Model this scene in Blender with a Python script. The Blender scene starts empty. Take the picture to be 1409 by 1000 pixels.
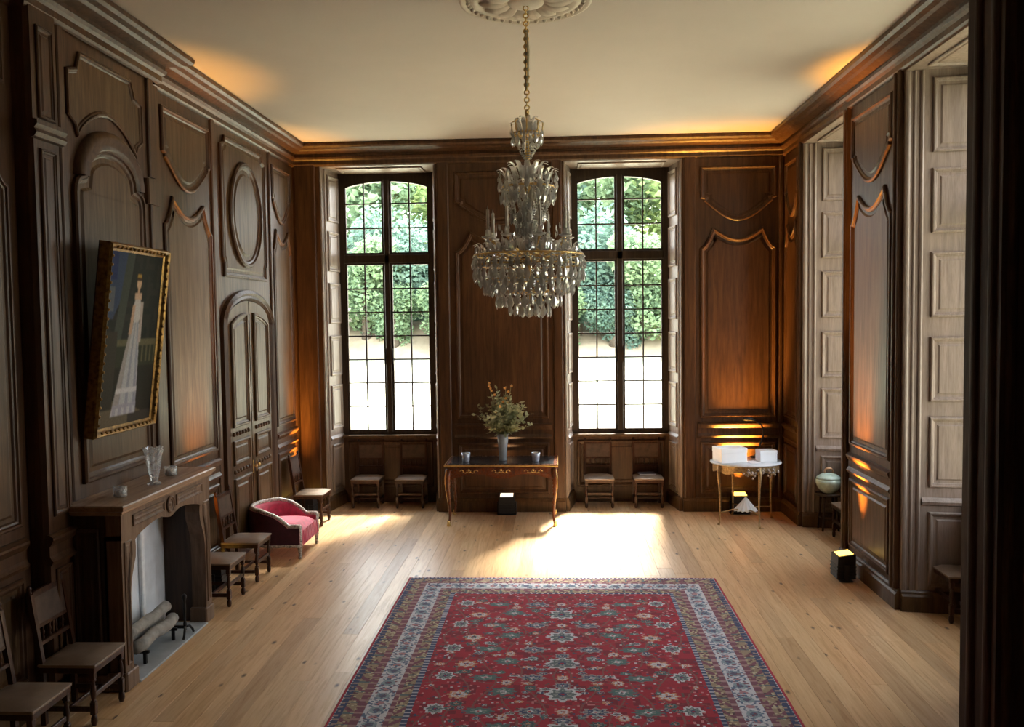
import bpy, math, random
import numpy as np
from mathutils import Vector, Matrix
PI = math.pi
random.seed(4)
S = bpy.context.scene
COL = S.collection

# ------------------------------------------------------------------ camera
FPX, YAW, PITCH, ROLL, CH = 1200.31, -0.05282, -0.05109, -0.01287, 2.8949
F = Vector((math.sin(YAW)*math.cos(PITCH), math.cos(YAW)*math.cos(PITCH), math.sin(PITCH)))
R0 = Vector((math.cos(YAW), -math.sin(YAW), 0)); U0 = R0.cross(F)
RV = math.cos(ROLL)*R0 + math.sin(ROLL)*U0; UV = RV.cross(F)
cam = bpy.data.cameras.new('camera'); camo = bpy.data.objects.new('camera', cam); COL.objects.link(camo)
cam.sensor_fit = 'HORIZONTAL'; cam.sensor_width = 36.0; cam.lens = 36.0*FPX/1409.0
cam.clip_start = 0.05; cam.clip_end = 400
camo.matrix_world = Matrix(((RV.x, UV.x, -F.x, 0), (RV.y, UV.y, -F.y, 0), (RV.z, UV.z, -F.z, CH), (0, 0, 0, 1)))
S.camera = camo

# ------------------------------------------------------------------ world, sun, exposure
SKY_STRENGTH = 5.5
SUN_ENERGY = 30.0
S.view_settings.view_transform = 'Standard'
S.view_settings.look = 'None'
S.view_settings.gamma = 1.0
S.view_settings.use_curve_mapping = False
S.view_settings.exposure = 1.22
w = bpy.data.worlds.new('hazy_sky'); S.world = w; w.use_nodes = True
wt = w.node_tree; wt.nodes.clear()
wo = wt.nodes.new('ShaderNodeOutputWorld'); wb = wt.nodes.new('ShaderNodeBackground')
tc = wt.nodes.new('ShaderNodeTexCoord'); sx = wt.nodes.new('ShaderNodeSeparateXYZ'); cr = wt.nodes.new('ShaderNodeValToRGB')
wt.links.new(tc.outputs['Generated'], sx.inputs[0]); wt.links.new(sx.outputs['Z'], cr.inputs[0])
cr.color_ramp.elements[0].position = 0.0; cr.color_ramp.elements[0].color = (1.0, 0.97, 0.92, 1)
cr.color_ramp.elements[1].position = 0.9; cr.color_ramp.elements[1].color = (0.72, 0.83, 1.0, 1)
wt.links.new(cr.outputs[0], wb.inputs['Color']); wb.inputs['Strength'].default_value = SKY_STRENGTH
wt.links.new(wb.outputs[0], wo.inputs[0])
sl = bpy.data.lights.new('sun', 'SUN'); sl.energy = SUN_ENERGY; sl.angle = math.radians(13); sl.color = (1.0, 0.95, 0.87)
so = bpy.data.objects.new('sun', sl); COL.objects.link(so)
SUN_EL = math.radians(52)
sd = Vector((-0.26, -1.0, 0)).normalized()*math.cos(SUN_EL); sd.z = -math.sin(SUN_EL)
so.rotation_euler = sd.to_track_quat('-Z', 'Y').to_euler(); so.location = (4, 30, 30)
S.cycles.use_denoising = True
S.cycles.max_bounces = 10; S.cycles.diffuse_bounces = 6; S.cycles.glossy_bounces = 4
S.cycles.transmission_bounces = 8; S.cycles.transparent_max_bounces = 12
S.cycles.sample_clamp_indirect = 6.0
S.cycles.caustics_reflective = False; S.cycles.caustics_refractive = False

# ------------------------------------------------------------------ room numbers
XL, XR, YB, ZC = -3.95, 3.32, 13.0, 5.51
DEP = 0.70                      # depth of the window embrasures
HWF, HWB = 0.87, 0.76           # half width of an embrasure at its mouth and at the glass
ZTOP = 5.20
WIN_BACK = (-2.67, 0.97)        # centres along X
WIN_RIGHT = (11.18, 7.73)       # centres along Y

def portal(loc, rot, sx_, sy_):
    l = bpy.data.lights.new('window_portal', 'AREA'); l.shape = 'RECTANGLE'; l.size = sx_; l.size_y = sy_
    l.cycles.is_portal = True
    o = bpy.data.objects.new('window_portal', l); COL.objects.link(o); o.location = loc; o.rotation_euler = rot
for c in WIN_BACK: portal((c, YB+DEP+0.12, 3.15), (-PI/2, 0, 0), 1.5, 4.1)
for c in WIN_RIGHT: portal((XR+DEP+0.12, c, 3.15), (0, PI/2, 0), 4.1, 1.5)

# ------------------------------------------------------------------ materials
def lin(r, g, b):
    f = lambda c: (c/255/12.92) if c/255 <= 0.04045 else ((c/255+0.055)/1.055)**2.4
    return (f(r), f(g), f(b), 1)
class NT:
    def __init__(s, name):
        s.m = bpy.data.materials.new(name); s.m.use_nodes = True; s.t = s.m.node_tree
        s.b = s.t.nodes['Principled BSDF']; s.out = s.t.nodes['Material Output']
    def n(s, typ, **kw):
        x = s.t.nodes.new(typ)
        for k, v in kw.items(): setattr(x, k, v)
        return x
    def l(s, a, b): s.t.links.new(a, b)
    def ramp(s, fac, stops):
        r = s.n('ShaderNodeValToRGB'); e = r.color_ramp.elements
        e[0].position, e[0].color = stops[0]; e[1].position, e[1].color = stops[-1]
        for p, c in stops[1:-1]:
            k = e.new(p); k.color = c
        s.l(fac, r.inputs[0]); return r.outputs[0]
    def noise(s, vec, scale, detail=4, rough=0.55, dist=0.0):
        x = s.n('ShaderNodeTexNoise'); x.inputs['Scale'].default_value = scale; x.inputs['Detail'].default_value = detail
        x.inputs['Roughness'].default_value = rough; x.inputs['Distortion'].default_value = dist
        if vec: s.l(vec, x.inputs['Vector'])
        return x.outputs['Fac']
    def mapping(s, vec, scale, loc=None):
        x = s.n('ShaderNodeMapping'); x.inputs['Scale'].default_value = scale
        if loc is not None: s.l(loc, x.inputs['Location'])
        s.l(vec, x.inputs['Vector']); return x.outputs[0]
    def mix(s, a, b, fac, mode='MIX'):
        x = s.n('ShaderNodeMix', data_type='RGBA', blend_type=mode)
        for sock, v in ((x.inputs[0], fac), (x.inputs[6], a), (x.inputs[7], b)):
            if hasattr(v, 'is_linked') or hasattr(v, 'links'): s.l(v, sock)
            else: sock.default_value = v
        return x.outputs[2]
    def bump(s, h, strength=0.2, dist=0.01):
        x = s.n('ShaderNodeBump'); x.inputs['Strength'].default_value = strength; x.inputs['Distance'].default_value = dist
        s.l(h, x.inputs['Height']); s.l(x.outputs[0], s.b.inputs['Normal'])
def simple(name, col, rough=0.5, metal=0.0, var=0.12, scale=20, **kw):
    m = NT(name); tc = m.n('ShaderNodeTexCoord')
    f = m.noise(tc.outputs['Object'], scale)
    d = tuple(c*(1-var) for c in col[:3])+(1,); e = tuple(min(1, c*(1+var)) for c in col[:3])+(1,)
    m.l(m.ramp(f, [(0.3, d), (0.7, e)]), m.b.inputs['Base Color'])
    m.b.inputs['Roughness'].default_value = rough; m.b.inputs['Metallic'].default_value = metal
    for k, v in kw.items(): m.b.inputs[k].default_value = v
    return m.m
def wood(name, dark, mid, light, rough=0.4, stretch=(9, 9, 0.7), spec=0.5, board=0.0):
    m = NT(name); tc = m.n('ShaderNodeTexCoord'); v = tc.outputs['Object']
    a = m.noise(m.mapping(v, stretch), 2.2, 6, 0.6, 0.6)
    b = m.noise(m.mapping(v, tuple(3.5*c for c in stretch)), 4.0, 3, 0.6)
    c = m.noise(v, 0.55, 3, 0.6)
    col = m.ramp(a, [(0.28, dark), (0.5, mid), (0.75, light)])
    col = m.mix(col, (0.55, 0.5, 0.47, 1), m.ramp(b, [(0.45, (0, 0, 0, 1)), (0.75, (0.5, 0.5, 0.5, 1))]), 'MULTIPLY')
    col = m.mix(col, m.ramp(c, [(0.3, (0.72, 0.70, 0.68, 1)), (0.7, (1.15, 1.1, 1.05, 1))]), 0.8, 'MULTIPLY')
    m.l(col, m.b.inputs['Base Color'])
    m.l(m.ramp(a, [(0.2, (rough+0.1,)*3+(1,)), (0.8, (rough-0.06,)*3+(1,))]), m.b.inputs['Roughness'])
    m.b.inputs['Specular IOR Level'].default_value = spec*0.72
    m.bump(b, 0.12, 0.004)
    return m.m
OAK = wood('oak_panelling', (0.038, 0.016, 0.0065, 1), (0.076, 0.034, 0.0145, 1), (0.118, 0.060, 0.027, 1), 0.37)
JAMBW = wood('jamb_oak', (0.036, 0.017, 0.008, 1), (0.070, 0.035, 0.017, 1), (0.105, 0.056, 0.028, 1), 0.65, spec=0.2)
OAKD = wood('dark_oak', (0.020, 0.010, 0.006, 1), (0.045, 0.022, 0.012, 1), (0.08, 0.042, 0.023, 1), 0.42)
OAKB = wood('pale_oak', (0.165, 0.120, 0.092, 1), (0.228, 0.173, 0.139, 1), (0.29, 0.226, 0.187, 1), 0.40)  # paler oak than the panelling, for window reveals and soffits
OAKG = wood('worn_oak', (0.054, 0.027, 0.010, 1), (0.095, 0.051, 0.021, 1), (0.140, 0.082, 0.037, 1), 0.40, spec=0.4)
FIREW = wood('fireplace_oak', (0.085, 0.047, 0.026, 1), (0.155, 0.094, 0.058, 1), (0.225, 0.145, 0.095, 1), 0.42)
OAKS = wood('mantel_oak', (0.19, 0.11, 0.062, 1), (0.33, 0.21, 0.13, 1), (0.45, 0.30, 0.19, 1), 0.33, (9, 0.7, 9))  # window reflection on the shelf top put into a lighter wood colour
FRAMEW = wood('window_frame_oak', (0.016, 0.010, 0.006, 1), (0.035, 0.022, 0.013, 1), (0.06, 0.04, 0.024, 1), 0.45)
CHAIRW = wood('walnut_chair', (0.020, 0.0075, 0.0035, 1), (0.052, 0.019, 0.009, 1), (0.090, 0.035, 0.016, 1), 0.32, (14, 14, 2))
MAHOG = wood('mahogany', (0.05, 0.014, 0.006, 1), (0.12, 0.035, 0.014, 1), (0.20, 0.065, 0.026, 1), 0.25, (14, 3, 14))
LEATHER = simple('brown_leather', (0.075, 0.045, 0.030, 1), 0.42, 0, 0.35, 14)
SEATL = simple('pale_seat_leather', (0.23, 0.16, 0.11, 1), 0.36, 0, 0.18, 9)
GILT = simple('gilt', (0.40, 0.27, 0.13, 1), 0.42, 0.6, 0.4, 40)
FRAMEG = simple('aged_frame_gilding', (0.26, 0.145, 0.040, 1), 0.38, 0.7, 0.6, 26)
BRASS = simple('brass', (0.72, 0.50, 0.20, 1), 0.28, 1.0, 0.2, 30)
IRON = simple('black_iron', (0.02, 0.018, 0.017, 1), 0.5, 0.6, 0.3, 30)
BLACK = simple('black_housing', (0.012, 0.012, 0.013, 1), 0.45, 0, 0.2, 30)
PLASTER = simple('ceiling_plaster', (0.52, 0.462, 0.42, 1), 0.85, 0, 0.03, 1.2)
STONE = simple('hearth_stone', (0.36, 0.38, 0.39, 1), 0.5, 0, 0.16, 5)
FIREBACK = simple('limewashed_fireback', (0.68, 0.71, 0.75, 1), 0.75, 0, 0.18, 4)
MARBLE = simple('pale_marble', (0.62, 0.63, 0.66, 1), 0.18, 0, 0.14, 7)
DARKTOP = simple('dark_leather_top', (0.035, 0.033, 0.034, 1), 0.2, 0, 0.25, 12)
WHITEP = simple('white_card', (0.85, 0.86, 0.88, 1), 0.55, 0, 0.02, 5)
VELVET = simple('crimson_velvet', (0.42, 0.008, 0.055, 1), 0.7, 0, 0.3, 18, **{'Sheen Weight': 0.5})
PLUM = simple('dark_plum_cloth', (0.05, 0.008, 0.018, 1), 0.75, 0, 0.3, 18)
PAINTW = simple('worn_white_gilding', (0.40, 0.34, 0.29, 1), 0.4, 0, 0.85, 55)
WAX = simple('candle_wax', (0.85, 0.80, 0.70, 1), 0.5, 0, 0.04, 20)
SLEEVE = simple('cord_sleeve', (0.36, 0.30, 0.20, 1), 0.7, 0, 0.3, 60)
STUCCO = simple('rose_plaster', (0.60, 0.54, 0.46, 1), 0.8, 0, 0.10, 9)
def glassy(name, col, trans, rough=0.06, ior=1.5):
    m = NT(name); m.b.inputs['Base Color'].default_value = col; m.b.inputs['Roughness'].default_value = rough
    m.b.inputs['Transmission Weight'].default_value = trans; m.b.inputs['IOR'].default_value = ior
    tc = m.n('ShaderNodeTexCoord'); f = m.noise(tc.outputs['Object'], 25)
    m.l(m.ramp(f, [(0.3, tuple(c*0.9 for c in col[:3])+(1,)), (0.7, col)]), m.b.inputs['Base Color'])
    return m.m
def crystal_material():
    m = NT('cut_crystal'); m.t.nodes.remove(m.b)
    g = m.n('ShaderNodeBsdfGlass'); g.inputs['IOR'].default_value = 1.6; g.inputs['Roughness'].default_value = 0.0
    t = m.n('ShaderNodeBsdfTranslucent'); d = m.n('ShaderNodeBsdfDiffuse'); gl = m.n('ShaderNodeBsdfGlossy'); gl.inputs['Roughness'].default_value = 0.08
    tc = m.n('ShaderNodeTexCoord'); f = m.noise(tc.outputs['Object'], 30)
    col = m.ramp(f, [(0.3, (0.90, 0.88, 0.82, 1)), (0.7, (1, 0.99, 0.96, 1))])
    for x in (g, t, d, gl): m.l(col, x.inputs['Color'])
    a = m.n('ShaderNodeMixShader'); b = m.n('ShaderNodeMixShader'); c = m.n('ShaderNodeMixShader')
    a.inputs[0].default_value = 0.45; b.inputs[0].default_value = 0.54; c.inputs[0].default_value = 0.12
    m.l(t.outputs[0], a.inputs[1]); m.l(d.outputs[0], a.inputs[2])
    m.l(g.outputs[0], b.inputs[1]); m.l(a.outputs[0], b.inputs[2])
    m.l(b.outputs[0], c.inputs[1]); m.l(gl.outputs[0], c.inputs[2]); m.l(c.outputs[0], m.out.inputs[0])
    return m.m
CRYSTAL = crystal_material()
def thin_glass():
    m = NT('thin_clear_glass'); m.t.nodes.remove(m.b)
    tr = m.n('ShaderNodeBsdfTransparent'); gl = m.n('ShaderNodeBsdfGlossy'); gl.inputs['Roughness'].default_value = 0.05; d = m.n('ShaderNodeBsdfTranslucent'); d2 = m.n('ShaderNodeBsdfDiffuse')
    tc = m.n('ShaderNodeTexCoord'); f = m.noise(tc.outputs['Object'], 30); col = m.ramp(f, [(0.3, (0.80, 0.83, 0.86, 1)), (0.7, (0.95, 0.97, 1, 1))])
    for x in (d, d2, gl): m.l(col, x.inputs['Color'])
    a = m.n('ShaderNodeMixShader'); b = m.n('ShaderNodeMixShader'); c = m.n('ShaderNodeMixShader'); a.inputs[0].default_value = 0.5; b.inputs[0].default_value = 0.30
    m.l(d.outputs[0], a.inputs[1]); m.l(d2.outputs[0], a.inputs[2]); m.l(tr.outputs[0], b.inputs[1]); m.l(a.outputs[0], b.inputs[2])
    c.inputs[0].default_value = 0.12; m.l(b.outputs[0], c.inputs[1]); m.l(gl.outputs[0], c.inputs[2]); m.l(c.outputs[0], m.out.inputs[0])
    return m.m
CLEARG = thin_glass()
BLUEG = glassy('blue_grey_glass', (0.42, 0.47, 0.52, 1), 0.4, 0.12)
SILVER = simple('silvered_cup', (0.55, 0.60, 0.72, 1), 0.25, 0.5, 0.25, 40)
def pane_material():
    m = NT('old_window_glass'); m.t.nodes.remove(m.b)
    tr = m.n('ShaderNodeBsdfTransparent'); gl = m.n('ShaderNodeBsdfGlossy'); mx = m.n('ShaderNodeMixShader')
    tc = m.n('ShaderNodeTexCoord'); f = m.noise(tc.outputs['Object'], 3)
    m.l(m.ramp(f, [(0.3, (0.90, 0.95, 0.93, 1)), (0.7, (0.97, 0.99, 0.98, 1))]), tr.inputs['Color'])
    gl.inputs['Roughness'].default_value = 0.03; mx.inputs[0].default_value = 0.05
    m.l(tr.outputs[0], mx.inputs[1]); m.l(gl.outputs[0], mx.inputs[2]); m.l(mx.outputs[0], m.out.inputs[0])
    return m.m
PANE = pane_material()
def emit(name, col, st):
    m = NT(name); m.b.inputs['Base Color'].default_value = col
    m.b.inputs['Emission Color'].default_value = col; m.b.inputs['Emission Strength'].default_value = st
    return m.m
LENS = emit('amber_lamp_lens', (1.0, 0.62, 0.10, 1), 2.2)
LENSW = emit('warm_lamp_lens', (1.0, 0.78, 0.52, 1), 0.9)
def plank_material():
    m = NT('pine_floorboards'); oi = m.n('ShaderNodeObjectInfo'); g = m.n('ShaderNodeNewGeometry')
    cm = m.n('ShaderNodeCombineXYZ'); mul = m.n('ShaderNodeMath', operation='MULTIPLY'); mul.inputs[1].default_value = 57.0
    m.l(oi.outputs['Random'], mul.inputs[0]); m.l(mul.outputs[0], cm.inputs[0]); m.l(mul.outputs[0], cm.inputs[1])
    v = m.mapping(g.outputs['Position'], (14, 0.9, 1), cm.outputs[0])
    a = m.noise(v, 2.0, 6, 0.6, 1.0)
    col = m.ramp(a, [(0.25, (0.50, 0.295, 0.140, 1)), (0.5, (0.67, 0.45, 0.25, 1)), (0.78, (0.76, 0.56, 0.35, 1))])
    tone = m.ramp(oi.outputs['Random'], [(0.0, (0.70, 0.62, 0.55, 1)), (0.35, (1.0, 0.97, 0.92, 1)), (0.7, (0.90, 0.80, 0.70, 1)), (1.0, (1.12, 1.1, 1.06, 1))])
    col = m.mix(col, tone, 1.0, 'MULTIPLY')
    vo = m.n('ShaderNodeTexVoronoi'); vo.inputs['Scale'].default_value = 1.0
    m.l(m.mapping(g.outputs['Position'], (5.5, 2.6, 1), cm.outputs[0]), vo.inputs['Vector'])
    knot = m.ramp(vo.outputs['Distance'], [(0.05, (1, 1, 1, 1)), (0.13, (0, 0, 0, 1))])
    col = m.mix(col, (0.10, 0.045, 0.02, 1), knot)
    m.l(col, m.b.inputs['Base Color'])
    m.l(m.ramp(a, [(0.2, (0.40,)*3+(1,)), (0.8, (0.30,)*3+(1,))]), m.b.inputs['Roughness'])
    m.b.inputs['Specular IOR Level'].default_value = 0.45
    m.bump(a, 0.1, 0.003)
    return m.m
PLANK = plank_material()
def attr_material(name, rough, sheen=0.0):
    m = NT(name); a = m.n('ShaderNodeVertexColor'); a.layer_name = 'Col'
    tc = m.n('ShaderNodeTexCoord'); f = m.noise(tc.outputs['Object'], 60, 2)
    col = m.mix(a.outputs['Color'], m.ramp(f, [(0.3, (0.86, 0.86, 0.86, 1)), (0.7, (1.08, 1.08, 1.08, 1))]), 1.0, 'MULTIPLY')
    m.l(col, m.b.inputs['Base Color']); m.b.inputs['Roughness'].default_value = rough
    m.b.inputs['Sheen Weight'].default_value = sheen
    return m.m
RUGM = attr_material('woven_rug', 0.9, 0.0)
PAINTM = attr_material('oil_paint', 0.7); PAINTM.node_tree.nodes['Principled BSDF'].inputs['Specular IOR Level'].default_value = 0.12
def leaf_material(name, c1, c2, trans=0.4):
    m = NT(name); oi = m.n('ShaderNodeObjectInfo'); g = m.n('ShaderNodeNewGeometry')
    f = m.noise(g.outputs['Position'], 1.1, 3)
    col = m.ramp(f, [(0.3, c1), (0.7, c2)])
    m.t.nodes.remove(m.b)
    d = m.n('ShaderNodeBsdfDiffuse'); t = m.n('ShaderNodeBsdfTranslucent'); mx = m.n('ShaderNodeMixShader'); mx.inputs[0].default_value = trans
    m.l(col, d.inputs[0]); m.l(col, t.inputs[0]); m.l(d.outputs[0], mx.inputs[1]); m.l(t.outputs[0], mx.inputs[2]); m.l(mx.outputs[0], m.out.inputs[0])
    return m.m
LEAF1 = leaf_material('tree_leaves_mid', (0.13, 0.20, 0.125, 1), (0.24, 0.33, 0.18, 1))
LEAF2 = leaf_material('tree_leaves_blue', (0.095, 0.16, 0.13, 1), (0.16, 0.24, 0.185, 1))
LEAF3 = leaf_material('tree_leaves_yellow', (0.18, 0.27, 0.10, 1), (0.32, 0.39, 0.17, 1))
SPRIG = leaf_material('bouquet_leaves', (0.24, 0.26, 0.14, 1), (0.58, 0.58, 0.38, 1), 0.35)
FLOWER = simple('orange_flowers', (0.60, 0.30, 0.08, 1), 0.6, 0, 0.3, 30)
BARK = simple('bark', (0.06, 0.045, 0.03, 1), 0.9, 0, 0.4, 8)
GRASS = simple('sunlit_lawn', (0.42, 0.41, 0.29, 1), 0.9, 0, 0.15, 0.6)
EARTH = simple('dry_bank', (0.26, 0.21, 0.14, 1), 0.9, 0, 0.3, 0.8)
TUREEN = simple('celadon_glaze', (0.50, 0.62, 0.52, 1), 0.12, 0, 0.35, 9)

# ------------------------------------------------------------------ mesh helpers
class MB:
    def __init__(s): s.v = []; s.f = []; s.sm = []
    def add(s, vs, fs, smooth=False):
        o = len(s.v); s.v += [tuple(p) for p in vs]
        for f in fs: s.f.append(tuple(i+o for i in f)); s.sm.append(smooth)
        return s
    def box(s, x0, x1, y0, y1, z0, z1, bev=0.0):
        if bev <= 0:
            v = [(x, y, z) for z in (z0, z1) for y in (y0, y1) for x in (x0, x1)]
            return s.add(v, [(0, 2, 3, 1), (4, 5, 7, 6), (0, 1, 5, 4), (2, 6, 7, 3), (0, 4, 6, 2), (1, 3, 7, 5)])
        b = min(bev, (x1-x0)*.45, (y1-y0)*.45, (z1-z0)*.45)
        def ring(i, z): 
            a = x0+i; c = x1-i; d = y0+i; e = y1-i
            return [(a+b, d, z), (c-b, d, z), (c, d+b, z), (c, e-b, z), (c-b, e, z), (a+b, e, z), (a, e-b, z), (a, d+b, z)]
        v = ring(b*.6, z0)+ring(0, z0+b)+ring(0, z1-b)+ring(b*.6, z1)
        f = [tuple(range(7, -1, -1)), tuple(range(24, 32))]
        for k in range(3):
            for i in range(8):
                j = (i+1) % 8; f.append((k*8+i, k*8+j, k*8+8+j, k*8+8+i))
        return s.add(v, f)
    def prism(s, pts, a, b, axis='z', smooth=False):
        n = len(pts)
        mk = {'z': lambda p, h: (p[0], p[1], h), 'y': lambda p, h: (p[0], h, p[1]), 'x': lambda p, h: (h, p[0], p[1])}[axis]
        v = [mk(p, a) for p in pts]+[mk(p, b) for p in pts]
        s.add(v, [tuple(range(n-1, -1, -1)), tuple(range(n, 2*n))])
        o = len(s.v)-2*n
        for i in range(n):
            j = (i+1) % n; s.f.append((o+i, o+j, o+n+j, o+n+i)); s.sm.append(smooth)
        return s
    def lathe(s, prof, n=16, c=(0, 0, 0), smooth=True, sq=1.0):
        v = []; f = []; m = len(prof)
        for r, z in prof:
            for i in range(n):
                a = 2*PI*i/n; v.append((c[0]+r*math.cos(a), c[1]+r*math.sin(a)*sq, c[2]+z))
        for k in range(m-1):
            for i in range(n):
                j = (i+1) % n; f.append((k*n+i, k*n+j, (k+1)*n+j, (k+1)*n+i))
        if prof[0][0] > 1e-6: f.append(tuple(range(n-1, -1, -1)))
        if prof[-1][0] > 1e-6: f.append(tuple((m-1)*n+i for i in range(n)))
        return s.add(v, f, smooth)
    def tube(s, pts, r, n=8, smooth=True, cap=True):
        pts = [Vector(p) for p in pts]; v = []; f = []; m = len(pts)
        rs = r if isinstance(r, (list, tuple)) else [r]*m
        up = None
        for k, p in enumerate(pts):
            t = (pts[min(k+1, m-1)]-pts[max(k-1, 0)]).normalized()
            if up is None:
                up = Vector((0, 0, 1)) if abs(t.z) < 0.9 else Vector((1, 0, 0))
            a = t.cross(up).normalized(); b = a.cross(t).normalized(); up = b
            for i in range(n):
                q = 2*PI*i/n; v.append(p+a*(rs[k]*math.cos(q))+b*(rs[k]*math.sin(q)))
        for k in range(m-1):
            for i in range(n):
                j = (i+1) % n; f.append((k*n+i, k*n+j, (k+1)*n+j, (k+1)*n+i))
        if cap: f.append(tuple(range(n-1, -1, -1))); f.append(tuple((m-1)*n+i for i in range(n)))
        return s.add(v, f, smooth)
    def ball(s, c, r, n=10, m=6):
        prof = [(max(1e-7, r*math.sin(PI*k/m)), -r*math.cos(PI*k/m)) for k in range(m+1)]
        return s.lathe(prof, n, c)
    def torus(s, c, R, r, axis='z', n=24, m=8):
        v = []; f = []
        for i in range(n):
            a = 2*PI*i/n
            for j in range(m):
                b = 2*PI*j/m; x = (R+r*math.cos(b))*math.cos(a); y = (R+r*math.cos(b))*math.sin(a); z = r*math.sin(b)
                p = {'z': (x, y, z), 'x': (z, x, y), 'y': (x, z, y)}[axis]
                v.append((c[0]+p[0], c[1]+p[1], c[2]+p[2]))
        for i in range(n):
            for j in range(m):
                f.append((i*m+j, ((i+1) % n)*m+j, ((i+1) % n)*m+(j+1) % m, i*m+(j+1) % m))
        return s.add(v, f, True)
    def mesh(s, name, mat):
        me = bpy.data.meshes.new(name); me.from_pydata(s.v, [], s.f); me.validate()
        if len(me.polygons) == len(s.sm): me.polygons.foreach_set('use_smooth', s.sm)
        if mat: me.materials.append(mat)
        me.update(); return me
    def build(s, name, mat, parent=None, loc=None, rot=None):
        o = bpy.data.objects.new(name, s.mesh(name, mat)); COL.objects.link(o)
        if parent: o.parent = parent
        if loc: o.location = loc
        if rot: o.rotation_euler = rot
        return o
def empty(name, loc=(0, 0, 0), rz=0):
    o = bpy.data.objects.new(name, None); COL.objects.link(o); o.location = loc; o.rotation_euler = (0, 0, rz)
    o.empty_display_size = 0.1
    return o
def tag(o, label, cat, group=None):
    o['label'] = label; o['category'] = cat
    if group: o['group'] = group
    return o
def thing(name, label, cat, loc=(0, 0, 0), rz=0, group=None): return tag(empty(name, loc, rz), label, cat, group)
def struct(o): o['kind'] = 'structure'; return o
def stuff(o): o['kind'] = 'stuff'; return o
def dup(o, parent=None, depth=0):
    c = o.copy(); COL.objects.link(c); c.parent = parent
    for ch in list(o.children): dup(ch, c, depth+1)
    return c
def instance(name, me, parent, loc, rot=(0, 0, 0), scale=(1, 1, 1)):
    o = bpy.data.objects.new(name, me); COL.objects.link(o); o.parent = parent
    o.location = loc; o.rotation_euler = rot; o.scale = scale
    return o

# moulded panel: outline (u,v) counter-clockwise, swept inwards by profile (inset, height), mapped to the wall by M(u,v,h)
def offset(pts, d):
    n = len(pts); out = []
    for i in range(n):
        p0 = Vector(pts[i-1]); p1 = Vector(pts[i]); p2 = Vector(pts[(i+1) % n])
        e1 = (p1-p0).normalized(); e2 = (p2-p1).normalized()
        n1 = Vector((-e1.y, e1.x)); n2 = Vector((-e2.y, e2.x)); b = n1+n2
        L = b.length
        if L < 1e-4: b = n1; k = 1
        else: b = b/L; k = 1/max(0.45, b.dot(n1))
        out.append(tuple(p1+b*(d*k)))
    return out
PROF = [(0, 0), (0.0, 0.022), (0.012, 0.034), (0.028, 0.034), (0.036, 0.020), (0.05, 0.016), (0.062, 0.004)]
def panel(name, outline, M, parent, mat, field_mat=None, prof=PROF, k=1.0, raised=True):
    area = sum(outline[i-1][0]*outline[i][1]-outline[i][0]*outline[i-1][1] for i in range(len(outline)))
    if area < 0: outline = outline[::-1]
    n = len(outline); mb = MB(); loops = []
    for ins, h in prof: loops.append([M(p[0], p[1], h*k) for p in offset(outline, ins*k)])
    vs = [p for l in loops for p in l]; fs = []
    for a in range(len(loops)-1):
        for i in range(n):
            j = (i+1) % n; fs.append((a*n+i, a*n+j, (a+1)*n+j, (a+1)*n+i))
    mb.add(vs, fs)
    fl = MB()
    ins = prof[-1][0]*k; base = prof[-1][1]*k
    l0 = [M(p[0], p[1], base) for p in offset(outline, ins)]
    if raised:
        l1 = [M(p[0], p[1], base) for p in offset(outline, ins+0.03*k)]
        l2 = [M(p[0], p[1], base+0.012*k) for p in offset(outline, ins+0.05*k)]
        fs = [(i, (i+1) % n, n+(i+1) % n, n+i) for i in range(n)]+[(n+i, n+(i+1) % n, 2*n+(i+1) % n, 2*n+i) for i in range(n)]
        fl.add(l0+l1+l2, fs+[tuple(range(2*n, 3*n))])
    else: fl.add(l0, [tuple(range(n))])
    f = fl.build(name, field_mat or mat, parent)
    mb.build('moulding', mat, f)
    return f
def rect(u0, u1, v0, v1): return [(u0, v0), (u1, v0), (u1, v1), (u0, v1)]
def arc(cx, cy, rx, ry, a0, a1, n): return [(cx+rx*math.cos(a0+(a1-a0)*i/n), cy+ry*math.sin(a0+(a1-a0)*i/n)) for i in range(n+1)]
def upper_shape(u0, u1, zt=5.08, zs=4.62, zb=4.28):
    c = (u0+u1)/2; hw = (u1-u0)/2; e = 0.10*hw
    pts = [(u1, zt), (u0, zt), (u0, zs), (u0+e, zs-0.02)]
    for i in range(13):
        t = i/12; u = u0+e+(u1-u0-2*e)*t; s = math.sin(PI*t)**1.05
        pts.append((u, zs-0.05-(zs-0.05-zb)*s))
    pts += [(u1-e, zs-0.02), (u1, zs)]
    return pts
def lower_shape(u0, u1, zb, zt=4.20, zc=4.03, zs=3.90):
    w_ = u1-u0; pk = 0.20*w_
    pts = [(u0, zb), (u1, zb), (u1, zs)]
    for i in range(1, 6): pts.append((u1-pk*0.85*i/5, zs+(zt-zs)*(i/5)**1.8))
    for i in range(1, 12):
        t = i/12; u = u1-pk*0.85-(w_-2*pk*0.85)*t; pts.append((u, zt-(zt-zc)*math.sin(PI*t)))
    for i in range(5, 0, -1): pts.append((u0+pk*0.85*i/5, zs+(zt-zs)*(i/5)**1.8))
    pts.append((u0, zs))
    return pts
ML = lambda u, v, h: (XL+h, u, v)
MBK = lambda u, v, h: (u, YB-h, v)
MRT = lambda u, v, h: (XR-h, u, v)

# ------------------------------------------------------------------ shell
Y0 = -1.5
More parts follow.
